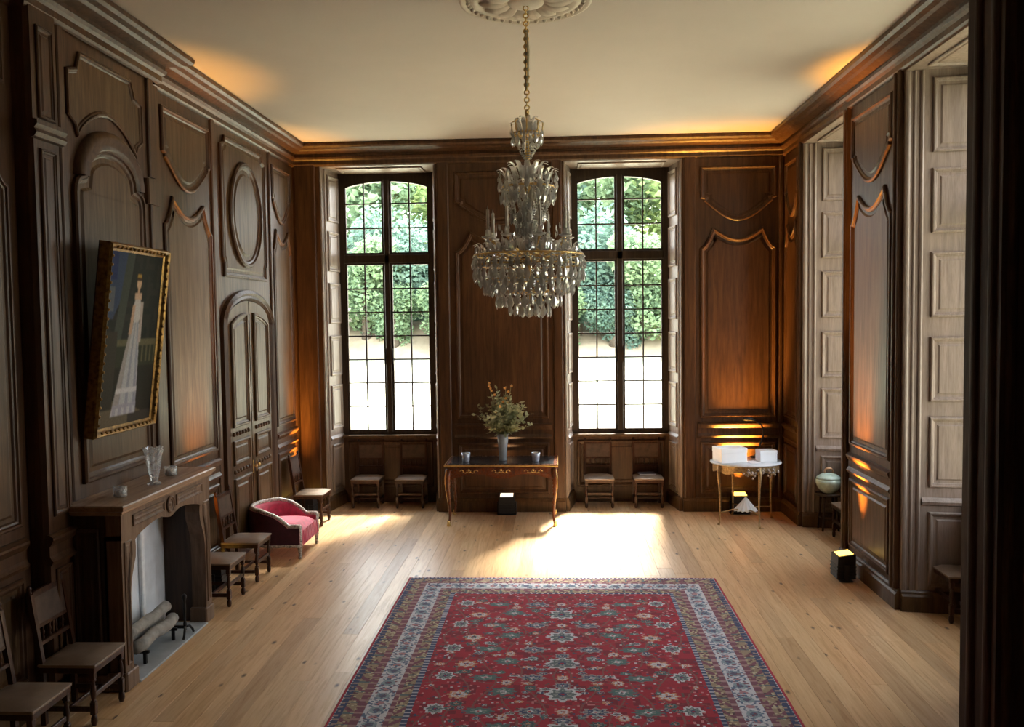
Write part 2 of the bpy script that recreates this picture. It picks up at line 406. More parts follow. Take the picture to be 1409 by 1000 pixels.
# floor: slab and boards
fs = MB().box(XL-0.2, XR+DEP+0.2, Y0, YB+DEP+0.2, -0.25, -0.03).build('floor', OAKD); struct(fs)
def floor_boards():
    x = XL; rng = random.Random(11); k = 0
    while x < XR+0.02:
        wd = rng.choice((0.15, 0.16, 0.17)); y = 3.3+rng.uniform(0, 2.0); first = True
        ys = [2.9]
        while y < YB-1.2: ys.append(y); y += rng.uniform(2.6, 4.6)
        ys.append(YB)
        for a, b in zip(ys, ys[1:]):
            MB().box(x+0.0006, x+wd-0.0006, a+0.0006, b-0.0006, -0.03, rng.uniform(-0.0008, 0.0), 0.0014).build('floor_board', PLANK, fs)
        x += wd
    xe = x
    for c in WIN_BACK:      # boards inside the embrasures
        x = c-HWF
        while x < c+HWF-0.02:
            MB().box(x+0.0015, min(c+HWF, x+0.16)-0.0015, YB, YB+DEP, -0.03, 0, 0.0022).build('floor_board', PLANK, fs); x += 0.16
    for c in WIN_RIGHT:
        x = xe
        while x < XR+DEP:
            MB().box(x+0.0015, x+0.15-0.0015, c-HWF, c+HWF, -0.03, 0, 0.0022).build('floor_board', PLANK, fs); x += 0.15
    MB().box(XL, XR, Y0, 2.9, -0.03, 0).build('floor_board', PLANK, fs)
floor_boards()
ceil = struct(MB().box(XL-0.2, XR+DEP+0.3, Y0-0.2, YB+DEP+0.3, ZC, ZC+0.2).build('ceiling', PLASTER))
# walls
wl = MB().box(XL-0.25, XL, Y0-0.2, YB+0.9, 0, ZC)
# chimney breast and pilaster stand proud of the left wall
BRX = -3.86; BY0, BY1 = 6.62, 8.32
wl.box(XL, BRX, BY0, BY1, 1.3, ZC)
wl = struct(wl.build('wall_left', OAK))
T = YB+DEP+0.12
wbk = MB()
def back_pier(a, b, sa, sb):
    wbk.prism([(a, YB), (b, YB), (b-sb, T), (a+sa, T)][::1], 0, ZC, 'z')
spl = (HWF-HWB)
back_pier(XL-0.2, WIN_BACK[0]-HWF, 0, -spl)
back_pier(WIN_BACK[0]+HWF, WIN_BACK[1]-HWF, -spl, -spl)
back_pier(WIN_BACK[1]+HWF, XR+0.6, -spl, 0)
for c in WIN_BACK:
    wbk.box(c-HWF, c+HWF, YB, T, ZTOP, ZC)
    wbk.box(c-HWF, c+HWF, T-0.14, T, 0, 1.06)
wbk = struct(wbk.build('wall_back', OAK))
wr = MB(); TX = XR+DEP+0.12
def right_pier(a, b, sa, sb): wr.prism([(XR, a), (TX, a+sa), (TX, b-sb), (XR, b)], 0, ZC, 'z')
right_pier(WIN_RIGHT[0]+HWF, YB+0.0, -spl, 0)
right_pier(WIN_RIGHT[1]+HWF, WIN_RIGHT[0]-HWF, -spl, -spl)
right_pier(Y0-0.2, WIN_RIGHT[1]-HWF, 0, -spl)
for c in WIN_RIGHT:
    wr.box(XR, TX, c-HWF, c+HWF, ZTOP, ZC)
    wr.box(TX-0.14, TX, c-HWF, c+HWF, 0, 1.06)
wr = struct(wr.build('wall_right', OAK))
# front wall: end wall behind the camera and the jamb of the opening at the right
struct(MB().box(XL-0.2, TX, Y0-0.25, Y0, 0, ZC).build('wall_gallery', PLASTER))  # pale plaster chosen on this unseen wall to bounce fill into the room
wf = MB().box(2.095, XR+0.05, 4.25, 4.62, 0, ZC)
wf = struct(wf.build('wall_front', JAMBW))
MJ = lambda u, v, h: (u, 4.25-h, v)
panel('wainscot_panel', rect(2.32, 3.1, 1.4, 5.1), MJ, wf, OAKD)
panel('wainscot_panel', rect(2.32, 3.1, 0.25, 1.1), MJ, wf, OAKD)
for u in (2.12, 2.20): MB().prism(arc(u+0.025, 4.25, 0.025, 0.03, PI, 2*PI, 8), 0.2, ZC, 'z').build('reed', JAMBW, wf)
for yy in (4.33, 4.50): MB().prism(arc(2.095, yy, 0.02, 0.035, PI/2, 3*PI/2, 8), 0.2, ZC, 'z').build('reed', JAMBW, wf)

# ------------------------------------------------------------------ panelling
def stile(M, u0, u1, z0, z1, parent, h=0.028, mat=OAK, name='stile'):
    b = 0.018
    v = [M(u0, z0, 0), M(u1, z0, 0), M(u1, z1, 0), M(u0, z1, 0), M(u0+b*.3, z0, h*.7), M(u1-b*.3, z0, h*.7), M(u1-b*.3, z1, h*.7), M(u0+b*.3, z1, h*.7),
         M(u0+b, z0, h), M(u1-b, z0, h), M(u1-b, z1, h), M(u0+b, z1, h)]
    f = [(0, 1, 5, 4), (1, 2, 6, 5), (2, 3, 7, 6), (3, 0, 4, 7), (4, 5, 9, 8), (5, 6, 10, 9), (6, 7, 11, 10), (7, 4, 8, 11), (8, 9, 10, 11)]
    return MB().add(v, f).build(name, mat, parent)
def rail(M, u0, u1, zs, parent, mat=OAK, name='dado_rail', closed=True):
    """horizontal moulding: zs = list of (z, h)"""
    vs = []; fs = []; n = len(zs)
    for u in (u0, u1):
        for z, h in zs: vs.append(M(u, z, h))
    for i in range(n-1): fs.append((i, n+i, n+i+1, i+1))
    fs += [tuple(range(n)), tuple(range(2*n-1, n-1, -1))]
    return MB().add(vs, fs).build(name, mat, parent)
DADO = [(1.10, 0), (1.10, 0.03), (1.13, 0.045), (1.15, 0.03), (1.17, 0.02), (1.24, 0.02), (1.26, 0.035), (1.29, 0.05), (1.31, 0.05), (1.33, 0.02), (1.33, 0)]
BASE = [(0, 0), (0, 0.05), (0.15, 0.05), (0.17, 0.035), (0.19, 0.03), (0.205, 0.015), (0.205, 0)]
def bay(M, u0, u1, parent, zlow=1.42, mat=OAK, fm=None):
    panel('wainscot_panel', upper_shape(u0, u1), M, parent, mat, fm)
    panel('wainscot_panel', lower_shape(u0, u1, zlow), M, parent, mat, fm)
    rail(M, u0-0.04, u1+0.04, DADO, parent, mat)
    panel('wainscot_panel', rect(u0, u1, 0.27, 1.04), M, parent, mat, fm)
# left wall
for a, b in ((1.2, 2.9), (3.1, 4.7), (4.9, 6.12), (8.62, 9.82), (11.98, 12.82)): bay(ML, a, b, wl, mat=OAK, fm=OAKG)
for a, b in ((4.74, 4.86), (8.42, 8.56), (9.87, 9.97), (11.86, 11.94)): stile(ML, a, b, 0.2, 5.24, wl)
# fluted pilaster left of the chimney breast
stile(ML, 6.24, 6.60, 0.2, 5.24, wl, 0.14, OAK, 'pilaster')
MP = lambda u, v, h: (XL+0.14+h, u, v)
for za, zb in ((4.42, 5.1), (1.45, 4.2), (0.3, 1.05)): panel('wainscot_panel', rect(6.32, 6.53, za, zb), MP, wl, OAK, k=0.6)
rail(MP, 6.22, 6.62, [(4.26, 0), (4.27, 0.03), (4.30, 0.05), (4.33, 0.03), (4.36, 0.055), (4.39, 0.055), (4.40, 0)], wl, name='impost')
rail(MP, 6.22, 6.62, DADO, wl, name='impost')
# overmantel: shaped upper panel, heavy arch, tall arched panel
MO = lambda u, v, h: (BRX+h, u, v)
oc = 7.42
def over_upper():
    u0, u1 = 6.78, 8.04; c = (u0+u1)/2
    p = [(u1, 4.92), (u1-0.14, 4.96), (u1-0.20, 5.10), (u0+0.20, 5.10), (u0+0.14, 4.96), (u0, 4.92), (u0, 4.56), (u0+0.10, 4.50)]
    for i in range(13):
        q = i/12; p.append((u0+0.14+(u1-u0-0.28)*q, 4.40+0.26*math.sin(PI*q)**0.8))
    return p+[(u1-0.10, 4.50), (u1, 4.56)]
panel('overmantel_panel', over_upper(), MO, wl, OAK, OAKG, k=0.8, raised=False)
def arch_band(r0x, r0z, r1x, r1z, zb, parent):
    n = 16; vs = []; fs = []
    for i in range(n+1):
        a = PI-PI*i/n; ca, sa = math.cos(a), max(0, math.sin(a))
        for k, (t, h) in enumerate(((0, 0.0), (0.05, 0.05), (0.35, 0.075), (0.6, 0.05), (0.8, 0.07), (1, 0.0))):
            rx = r0x+(r1x-r0x)*t; rz = r0z+(r1z-r0z)*t
            vs.append(MO(oc+rx*ca, zb+rz*sa, h))
    for i in range(n):
        for k in range(5): fs.append((i*6+k, (i+1)*6+k, (i+1)*6+k+1, i*6+k+1))
    return MB().add(vs, fs, True).build('arch_moulding', OAK, parent)
arch_band(0.56, 0.44, 0.40, 0.25, 4.10, wl)
def over_lower():
    u0, u1 = 6.82, 8.02
    p = [(u0, 1.60), (u1, 1.60), (u1, 3.95)]
    for i in range(1, 5):
        a = PI/2*i/4; p.append((u1-0.12*(1-math.cos(a)), 3.95+0.16*math.sin(a)))
    for i in range(0, 15):
        a = PI*i/14; p.append((oc+0.44*math.cos(a)*1.0, 4.12+0.27*math.sin(a)))
    for i in range(4, 0, -1):
        a = PI/2*i/4; p.append((u0+0.12*(1-math.cos(a)), 3.95+0.16*math.sin(a)))
    p.append((u0, 3.95))
    return p
panel('overmantel_panel', over_lower(), MO, wl, OAK, OAKG, k=1.25)
stile(MO, 8.06, 8.31, 4.02, 4.26, wl, 0.045, OAK, 'impost')
stile(MO, 8.14, 8.26, 1.5, 4.05, wl, 0.03); stile(MO, 8.14, 8.26, 4.28, 5.24, wl, 0.03)
stile(MO, 6.64, 6.74, 1.5, 5.24, wl, 0.03)
# panel with the oval over the door
panel('overdoor_panel', [(10.18, 3.44), (11.66, 3.44), (11.66, 3.60), (11.70, 3.66), (11.70, 5.0), (11.60, 5.04), (11.56, 5.12), (10.28, 5.12), (10.24, 5.04), (10.14, 5.0), (10.14, 3.66), (10.18, 3.60)], ML, wl, OAK, OAKG)
MOV = lambda u, v, h: (XL+h+0.012, u, v)
panel('oval_panel', arc(10.92, 4.24, 0.56, 0.66, 0, 2*PI, 40)[:-1], MOV, wl, OAK, OAKG, k=1.5)
# door in the left wall
door = struct(stile(ML, 9.98, 11.86, 0.0, 0.01, None, 0.02, OAKD, 'door_1'))
def door_frame():
    # casing with an arched head
    o_ = [(10.02, 0.0), (10.02, 2.86)]+[(10.92+0.90*math.cos(PI-PI*i/16), 2.86+0.44*math.sin(PI*i/16)) for i in range(17)]+[(11.82, 2.86), (11.82, 0.0)]
    vs = []; fs = []
    prof = [(0, 0), (0, 0.05), (0.04, 0.075), (0.07, 0.05), (0.10, 0.06), (0.13, 0.02), (0.13, 0)]
    m = len(prof); cx = 10.92
    for (u, v) in o_:
        for ins, h in prof:
            k = 1-ins/0.90
            vs.append(ML(cx+(u-cx)*k, (v if v <= 2.86 else 2.86+(v-2.86)*(1-ins/0.44)), h))
    for i in range(len(o_)-1):
        for k in range(m-1): fs.append((i*m+k, (i+1)*m+k, (i+1)*m+k+1, i*m+k+1))
    MB().add(vs, fs).build('door_casing', OAK, door)
door_frame()
for u0, u1, sgn in ((10.16, 10.905, 1), (10.935, 11.68, -1)):
    cx = 10.92
    top = lambda u: 2.86+0.30*math.sqrt(max(0, 1-((u-cx)/0.77)**2))
    us = [u0+(u1-u0)*i/10 for i in range(11)]
    leafp = [(u0, 0.01), (u1, 0.01)]+[(u, top(u)) for u in us[::-1]]
    l0 = [ML(u, v, 0.012) for u, v in leafp]; l1 = [ML(u, v, 0.03) for u, v in leafp]
    n = len(l0)
    leaf = MB().add(l0+l1, [tuple(range(n, 2*n))]+[(i, (i+1) % n, n+(i+1) % n, n+i) for i in range(n)]).build('door_leaf', OAKG, door)
    MD = lambda u, v, h: (XL+0.03+h, u, v)
    us = [u0+0.10+(u1-u0-0.20)*i/8 for i in range(9)]
    panel('door_panel', [(u0+0.10, 1.62), (u1-0.10, 1.62)]+[(u, top(u)-0.14) for u in us[::-1]], MD, leaf, OAKG)
    panel('door_panel', rect(u0+0.10, u1-0.10, 1.16, 1.46), MD, leaf, OAKG, k=0.8)
    panel('door_panel', rect(u0+0.10, u1-0.10, 0.16, 1.00), MD, leaf, OAKG)
    for z in (1.08, 1.54):
        for i in range(6):
            uu = u0+0.13+(u1-u0-0.26)*i/5
            MB().ball(MD(uu, z, 0.005), 0.028, 8, 4).build('carved_boss', OAKG, leaf)
    MB().box(XL+0.055, XL+0.062, u1-0.06 if sgn > 0 else u0+0.03, u1-0.03 if sgn > 0 else u0+0.06, 0.98, 1.14, 0.003).ball((XL+0.09, (u1-0.045 if sgn > 0 else u0+0.045), 1.07), 0.02, 8, 5).build('door_knob', BRASS, leaf)
# back wall
bay(MBK, -1.52, -0.14, wbk, 1.40); bay(MBK, 2.10, 3.20, wbk, 1.40)
for a, b in ((-3.92, -3.60), (-1.78, -1.60), (-0.07, 0.08), (1.86, 2.03), (3.23, 3.30)): stile(MBK, a, b, 0.2, 5.22, wbk)
# right wall
bay(MRT, 12.24, 12.90, wr); bay(MRT, 8.86, 10.04, wr); bay(MRT, 5.1, 6.6, wr)
for a, b in ((12.07, 12.18), (10.12, 10.28), (8.63, 8.79), (6.66, 6.84)): stile(MRT, a, b, 0.2, 5.22, wr, 0.045)
for u in (10.18, 8.71): MB().prism(arc(XR-0.045, u, 0.022, 0.03, PI/2, 3*PI/2, 8), 0.2, 5.2, 'z').build('reed', OAK, wr)
# baseboards
def base(name, M, spans, mat=OAKG):
    r = None
    for a, b in spans:
        o = rail(M, a, b, BASE, r, mat, name if r is None else 'plinth')
        if r is None: r = struct(o)
base('baseboard_left', ML, ((8.35, 10.0), (11.84, 12.97), (0.0, 6.22)))
base('baseboard_back', MBK, ((-1.82, 0.10), (-3.93, -3.56), (1.84, 3.28)))
base('baseboard_right', MRT, ((8.60, 10.31), (12.05, 12.96), (4.7, 6.86)))
# cornice, swept round the room with mitred corners
CORN = [(0.0, 5.20), (0.02, 5.21), (0.035, 5.23), (0.035, 5.28), (0.06, 5.30), (0.075, 5.33), (0.06, 5.345), (0.06, 5.375), (0.16, 5.40), (0.19, 5.42), (0.24, 5.435), (0.265, 5.46), (0.27, 5.495), (0.255, 5.51)]
path = [(XL, Y0), (XL, 6.24), (XL+0.11, 6.24), (XL+0.11, 8.36), (XL, 8.36), (XL, YB), (XR, YB), (XR, Y0)]
def miter(i):
    p = Vector(path[i]); es = []
    if i > 0: es.append((p-Vector(path[i-1])).normalized())
    if i < len(path)-1: es.append((Vector(path[i+1])-p).normalized())
    ns = [Vector((e.y, -e.x)) for e in es]
    if len(ns) == 1: return ns[0]
    b = (ns[0]+ns[1]).normalized(); return b/max(0.3, b.dot(ns[0]))
def cornice(i0, i1, name):
    vs = []; fs = []; m = len(CORN)
    for i in range(i0, i1+1):
        d = miter(i)
        for h, z in CORN: vs.append((path[i][0]+d.x*h, path[i][1]+d.y*h, z))
    for i in range(i1-i0):
        for k in range(m-1): fs.append((i*m+k, i*m+k+1, (i+1)*m+k+1, (i+1)*m+k))
    return struct(MB().add(vs, fs).build(name, OAK))
cornice(0, 5, 'trim_1'); cornice(5, 6, 'trim_2'); cornice(6, 7, 'trim_3')

# ------------------------------------------------------------------ windows (local: x across, y outwards, z up; origin at the glass plane on the floor)
def window(name, loc, rz):
    fr = MB(); d0, d1 = -0.03, 0.07
    fr.box(-0.77, -0.675, d0, d1, 1.06, 5.2); fr.box(0.675, 0.77, d0, d1, 1.06, 5.2)
    fr.box(-0.675, 0.675, d0, d1, 1.06, 1.13)
    fr.box(-0.675, 0.675, d0-0.02, d1, 3.80, 3.93, 0.01)                    # transom
    fr.box(-0.045, 0.045, d0-0.02, d1, 1.13, 5.1, 0.01)                     # mullion
    head = [(-0.675, 5.2), (-0.675, 4.96)]+[(-0.675+1.35*i/16, 4.96+0.11*math.sin(PI*i/16)**0.7) for i in range(1, 16)]+[(0.675, 4.96), (0.675, 5.2)]
    fr.prism(head[::-1], d0, d1, 'y')
    root = struct(fr.build(name, FRAMEW, None, loc, (0, 0, rz)))
    MB().box(-0.77, 0.77, -0.13, -0.02, 1.045, 1.085, 0.012).build('window_sill', OAKG, root)
    for sg in (-1, 1):
        for (z0, z1, rows) in ((1.13, 3.80, 7), (3.93, 5.11, 3)):
            a, b = sorted((sg*0.045, sg*0.675)); t = 0.032
            cs = MB().box(a, a+t, -0.02, 0.03, z0, z1); cs.box(b-t, b, -0.02, 0.03, z0, z1); cs.box(a+t, b-t, -0.02, 0.03, z0, z0+t)
            if rows == 7: cs.box(a+t, b-t, -0.02, 0.03, z1-t, z1)
            cs = cs.build('casement', FRAMEW, root)
            ga, gb, gz0, gz1 = a+t, b-t, z0+t, (z1-t if rows == 7 else z1)
            bw = 0.011
            MB().box((ga+gb)/2-bw, (ga+gb)/2+bw, -0.012, 0.018, gz0, gz1).build('glazing_bar', FRAMEW, cs)
            for r in range(1, rows):
                z = gz0+(gz1-gz0)*r/rows
                MB().box(ga, gb, -0.010, 0.016, z-bw, z+bw).build('glazing_bar', FRAMEW, cs)
            for r in range(rows):
                for c in range(2):
                    u0 = ga+(gb-ga)*c/2+bw; u1 = ga+(gb-ga)*(c+1)/2-bw
                    za = gz0+(gz1-gz0)*r/rows+bw; zb = gz0+(gz1-gz0)*(r+1)/rows-bw
                    tl = random.uniform(-0.0012, 0.0012)
                    MB().add([(u0, tl, za), (u1, -tl, za), (u1, tl, zb), (u0, -tl, zb)], [(0, 1, 2, 3)]).build('pane', PANE, cs)
            if rows == 7:
                MB().box(sg*0.06-0.012, sg*0.06+0.012, -0.045, -0.02, 2.2, 2.45, 0.004).build('window_catch', IRON, cs)
    # panelled shutters folded into the splayed reveals
    for sg in (-1, 1):
        MR = lambda s, v, h: (sg*(HWF-(HWF-HWB)*s/DEP-0.006-h), -DEP+s, v)
        v = [MR(0.0, 0, 0), MR(DEP-0.02, 0, 0), MR(DEP-0.02, ZTOP, 0), MR(0.0, ZTOP, 0)]
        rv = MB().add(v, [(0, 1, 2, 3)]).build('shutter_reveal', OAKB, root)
        for (s0, s1, h) in ((0.0, 0.05, 0.02), (0.07, 0.10, 0.014), (0.13, 0.17, 0.02)):
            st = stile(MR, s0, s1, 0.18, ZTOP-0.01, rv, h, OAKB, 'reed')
        for (za, zb) in ((4.42, 5.12), (3.66, 4.27), (2.86, 3.48), (2.05, 2.67), (1.22, 1.90), (0.25, 0.98)):
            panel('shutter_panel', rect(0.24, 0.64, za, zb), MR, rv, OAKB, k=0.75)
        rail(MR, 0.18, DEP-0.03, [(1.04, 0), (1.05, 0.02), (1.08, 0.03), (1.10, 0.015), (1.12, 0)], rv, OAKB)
        rail(MR, 0.0, DEP-0.03, BASE, rv, OAKG, 'plinth')
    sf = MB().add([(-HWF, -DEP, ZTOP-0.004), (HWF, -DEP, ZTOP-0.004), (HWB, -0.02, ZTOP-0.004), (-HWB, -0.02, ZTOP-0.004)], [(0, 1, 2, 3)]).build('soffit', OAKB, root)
    MF = lambda u, v, h: (u, -DEP+0.1+v, ZTOP-0.006-h)
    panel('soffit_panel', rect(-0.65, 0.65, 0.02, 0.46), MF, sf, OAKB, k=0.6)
    # apron under the sill
    MA = lambda u, v, h: (u, -0.022-h, v)
    ap = MB().add([MA(-0.77, 0, 0), MA(0.77, 0, 0), MA(0.77, 1.06, 0), MA(-0.77, 1.06, 0)], [(0, 1, 2, 3)]).build('apron', OAK, root)
    panel('apron_panel', rect(-0.68, 0.68, 0.25, 0.98), MA, ap, OAK)
    return root
window('window_1', (WIN_BACK[0], YB+DEP, 0), 0)
window('window_2', (WIN_BACK[1], YB+DEP, 0), 0)
window('window_3', (XR+DEP, WIN_RIGHT[0], 0), -PI/2)
window('window_4', (XR+DEP, WIN_RIGHT[1], 0), -PI/2)

# ------------------------------------------------------------------ garden beyond the windows
def lawn_z(x, y): return -0.5+max(0, y-16)*0.046
def lawn():
    vs = []; fs = []; xs = [-60+5*i for i in range(31)]; ys = [13.83, 16, 20, 25, 30, 35, 40, 46]
    for y in ys:
        for x in xs: vs.append((x, y, lawn_z(x, y)))
    n = len(xs)
    for j in range(len(ys)-1):
        for i in range(n-1): fs.append((j*n+i, j*n+i+1, (j+1)*n+i+1, (j+1)*n+i))
    return MB().add(vs, fs, True).build('lawn', GRASS)
struct(lawn())
struct(MB().add([(TX+0.02, -30, -0.5), (90, -30, -0.5), (90, 13.83, -0.5), (TX+0.02, 13.83, -0.5)], [(0, 1, 2, 3)]).build('lawn', GRASS))
bk = MB(); rb = random.Random(3)
vs = []; fs = []
for i in range(41):
    x = -60+3.75*i
    for (y, z) in ((45.5, 0), (46.5, 0.35), (49, 1.7), (56, 2.6)): vs.append((x, y+rb.uniform(-.5, .5), lawn_z(x, 45.5)+z+rb.uniform(-.15, .25)*(z > 0)))
for i in range(40):
    for k in range(3): fs.append((i*4+k, (i+1)*4+k, (i+1)*4+k+1, i*4+k+1))
struct(bk.add(vs, fs, True).build('earth_bank', EARTH))
def crown_mesh(name, n, rx, rz, mat, leaf, seed):
    r = random.Random(seed); blobs = []
    for _ in range(9):
        a = r.uniform(0, 2*PI); q = r.uniform(0.1, 0.62); z = r.uniform(-0.7, 0.7)
        blobs.append((rx*q*math.cos(a), rx*q*math.sin(a), rz*z, r.uniform(0.38, 0.6)))
    vs = []; fs = []
    for i in range(n):
        b = r.choice(blobs)
        d = Vector((r.gauss(0, 1), r.gauss(0, 1), r.gauss(0, 1))).normalized()*(r.uniform(0.55, 1.0))
        p = Vector((b[0]+d.x*rx*b[3], b[1]+d.y*rx*b[3], b[2]+d.z*rz*b[3]))
        t = Vector((r.gauss(0, 1), r.gauss(0, 1), r.gauss(0, .6))).normalized(); u = t.cross(Vector((r.gauss(0, 1), r.gauss(0, 1), r.gauss(0, 1)))).normalized()
        s = leaf*r.uniform(0.6, 1.3); o = len(vs)
        vs += [p-t*s, p+u*s*.55, p+t*s, p-u*s*.55]; fs.append((o, o+1, o+2, o+3))
    m = MB().add(vs, fs); return m.mesh(name, mat)
TK = MB().tube([(0, 0, -0.2), (0.1, 0, 2), (-0.05, 0.1, 4.5), (0.1, 0, 7)], [0.28, 0.22, 0.17, 0.06], 8).mesh('trunk', BARK)
CRM = [crown_mesh('crown', 5200, 4.2, 4.6, LEAF1, 0.27, 1), crown_mesh('crown', 5200, 4.0, 5.4, LEAF2, 0.27, 2), crown_mesh('crown', 4800, 3.6, 4.2, LEAF3, 0.25, 5)]
def tree(x, y, k, sc, hz, label):
    t = tag(empty('garden_tree', (x, y, lawn_z(x, min(y, 45.5))+0.6), random.uniform(0, 6)), label, 'tree', 'trees beyond the lawn')
    instance('crown', CRM[k], t, (0, 0, hz), (0, 0, 0), (sc, sc, sc))
    instance('trunk', TK, t, (0, 0, -0.6), (0, 0, 0), (1.2, 1.2, max(sc, hz/6.2)))
for a in ((-10.6, 47.6, 0, 0.62, 3.2, 'mid green leafy tree low in the left half of the left back window'),
    (-7.0, 48.4, 1, 0.66, 3.6, 'dark blue-green leafy tree low in the right half of the left back window'),
    (-12.6, 46.6, 2, 0.42, 2.0, 'small yellow-green tree at the left edge of the left back window'),
    (-8.9, 46.9, 0, 0.40, 1.5, 'low green shrub in the middle of the left back window'),
    (-6.4, 46.6, 0, 0.40, 1.5, 'low green shrub at the right edge of the left back window'),
    (2.9, 46.8, 1, 0.40, 1.5, 'low dark green shrub in the middle of the right back window'),
    (0.0, 46.6, 0, 0.40, 1.5, 'low green shrub at the left edge of the right back window'),
    (-9.3, 50.5, 1, 0.75, 4.6, 'dark tree behind the shrubs of the left back window'),
    (3.0, 50.5, 1, 0.75, 4.6, 'dark tree behind the shrubs of the right back window'),
    (-1.0, 21.0, 0, 0.52, 12.6, 'unseen tall tree added close to the house to shade the left window, its trunk hidden behind the pier between the back windows'),  # unseen tree added to dim the sun through the left back window
    (-15.5, 48.5, 0, 0.75, 3.4, 'leafy tree standing left of the view from the left back window'),
    (-3.2, 48.2, 0, 0.80, 3.6, 'leafy tree hidden behind the pier between the back windows'),
    (1.2, 48.2, 1, 0.62, 3.3, 'dark blue-green leafy tree low in the left half of the right back window'),
    (4.6, 47.4, 0, 0.60, 3.2, 'mid green leafy tree low in the right half of the right back window'),
    (6.4, 46.6, 2, 0.42, 2.2, 'small yellow-green tree at the right edge of the right back window'),
    (9.5, 48.5, 0, 0.75, 3.4, 'leafy tree standing right of the view from the right back window'),
    (-11.2, 56.5, 0, 1.15, 8.0, 'tall pale green tree filling the upper panes of the left back window'),
    (-6.6, 58.5, 2, 1.2, 8.4, 'tall yellowish tree at the upper right of the left back window'),
    (-17, 57.5, 1, 1.2, 8.0, 'tall dark tree far left behind the garden trees'),
    (-1.6, 58, 1, 1.2, 8.0, 'tall dark tree behind the pier between the back windows'),
    (2.6, 57, 0, 1.05, 7.4, 'tall green tree filling the upper panes of the right back window'),
    (7.4, 57.5, 2, 1.2, 8.2, 'tall yellowish tree at the upper right of the right back window'),
    (13.0, 58, 1, 1.2, 8.0, 'tall dark tree far right behind the garden trees')): tree(*a)

# ------------------------------------------------------------------ rug
def grid_colour(nx, ny, fn):
    X, Y = np.meshgrid((np.arange(nx)+.5)/nx, (np.arange(ny)+.5)/ny)
    return fn(X, Y)
def srgb(c): 
    c = np.asarray(c, float)/255; return np.where(c <= .04045, c/12.92, ((c+.055)/1.055)**2.4)
def colour_sheet(name, nx, ny, P, col, mat, parent=None, thick=None):
    """grid of nx*ny knots; P(u,v)->xyz; col (ny,nx,3) linear, one colour per face corner set"""
    u = np.linspace(0, 1, nx+1); v = np.linspace(0, 1, ny+1); U, V = np.meshgrid(u, v)
    co = P(U, V).reshape(-1, 3)
    idx = np.arange((nx+1)*(ny+1)).reshape(ny+1, nx+1)
    q = np.stack([idx[:-1, :-1], idx[:-1, 1:], idx[1:, 1:], idx[1:, :-1]], -1).reshape(-1, 4)
    fc = col.reshape(-1, 3)
    if thick is not None:
        n0 = len(co)
        ring = np.concatenate([idx[0, :], idx[1:, -1], idx[-1, -2::-1], idx[-2:0:-1, 0]])
        low = co[ring]+np.array(thick); co = np.concatenate([co, low]); m = len(ring)
        a = np.arange(m); b = (a+1) % m
        sq = np.stack([n0+a, n0+b, ring[b], ring[a]], -1); q = np.concatenate([q, sq])
        fc = np.concatenate([fc, np.tile(fc[:1]*0.8, (m, 1))])
    me = bpy.data.meshes.new(name); me.vertices.add(len(co)); me.vertices.foreach_set('co', co.ravel())
    me.loops.add(len(q)*4); me.loops.foreach_set('vertex_index', q.ravel().astype(np.int32))
    me.polygons.add(len(q)); me.polygons.foreach_set('loop_start', np.arange(0, len(q)*4, 4, dtype=np.int32))
    me.polygons.foreach_set('loop_total', np.full(len(q), 4, np.int32))
    at = me.color_attributes.new('Col', 'FLOAT_COLOR', 'CORNER')
    c4 = np.ones((len(q), 4, 4), np.float32); c4[:, :, :3] = fc[:, None, :]
    at.data.foreach_set('color', c4.ravel()); me.update(calc_edges=True); me.materials.append(mat)
    o = bpy.data.objects.new(name, me); COL.objects.link(o)
    if parent: o.parent = parent
    return o
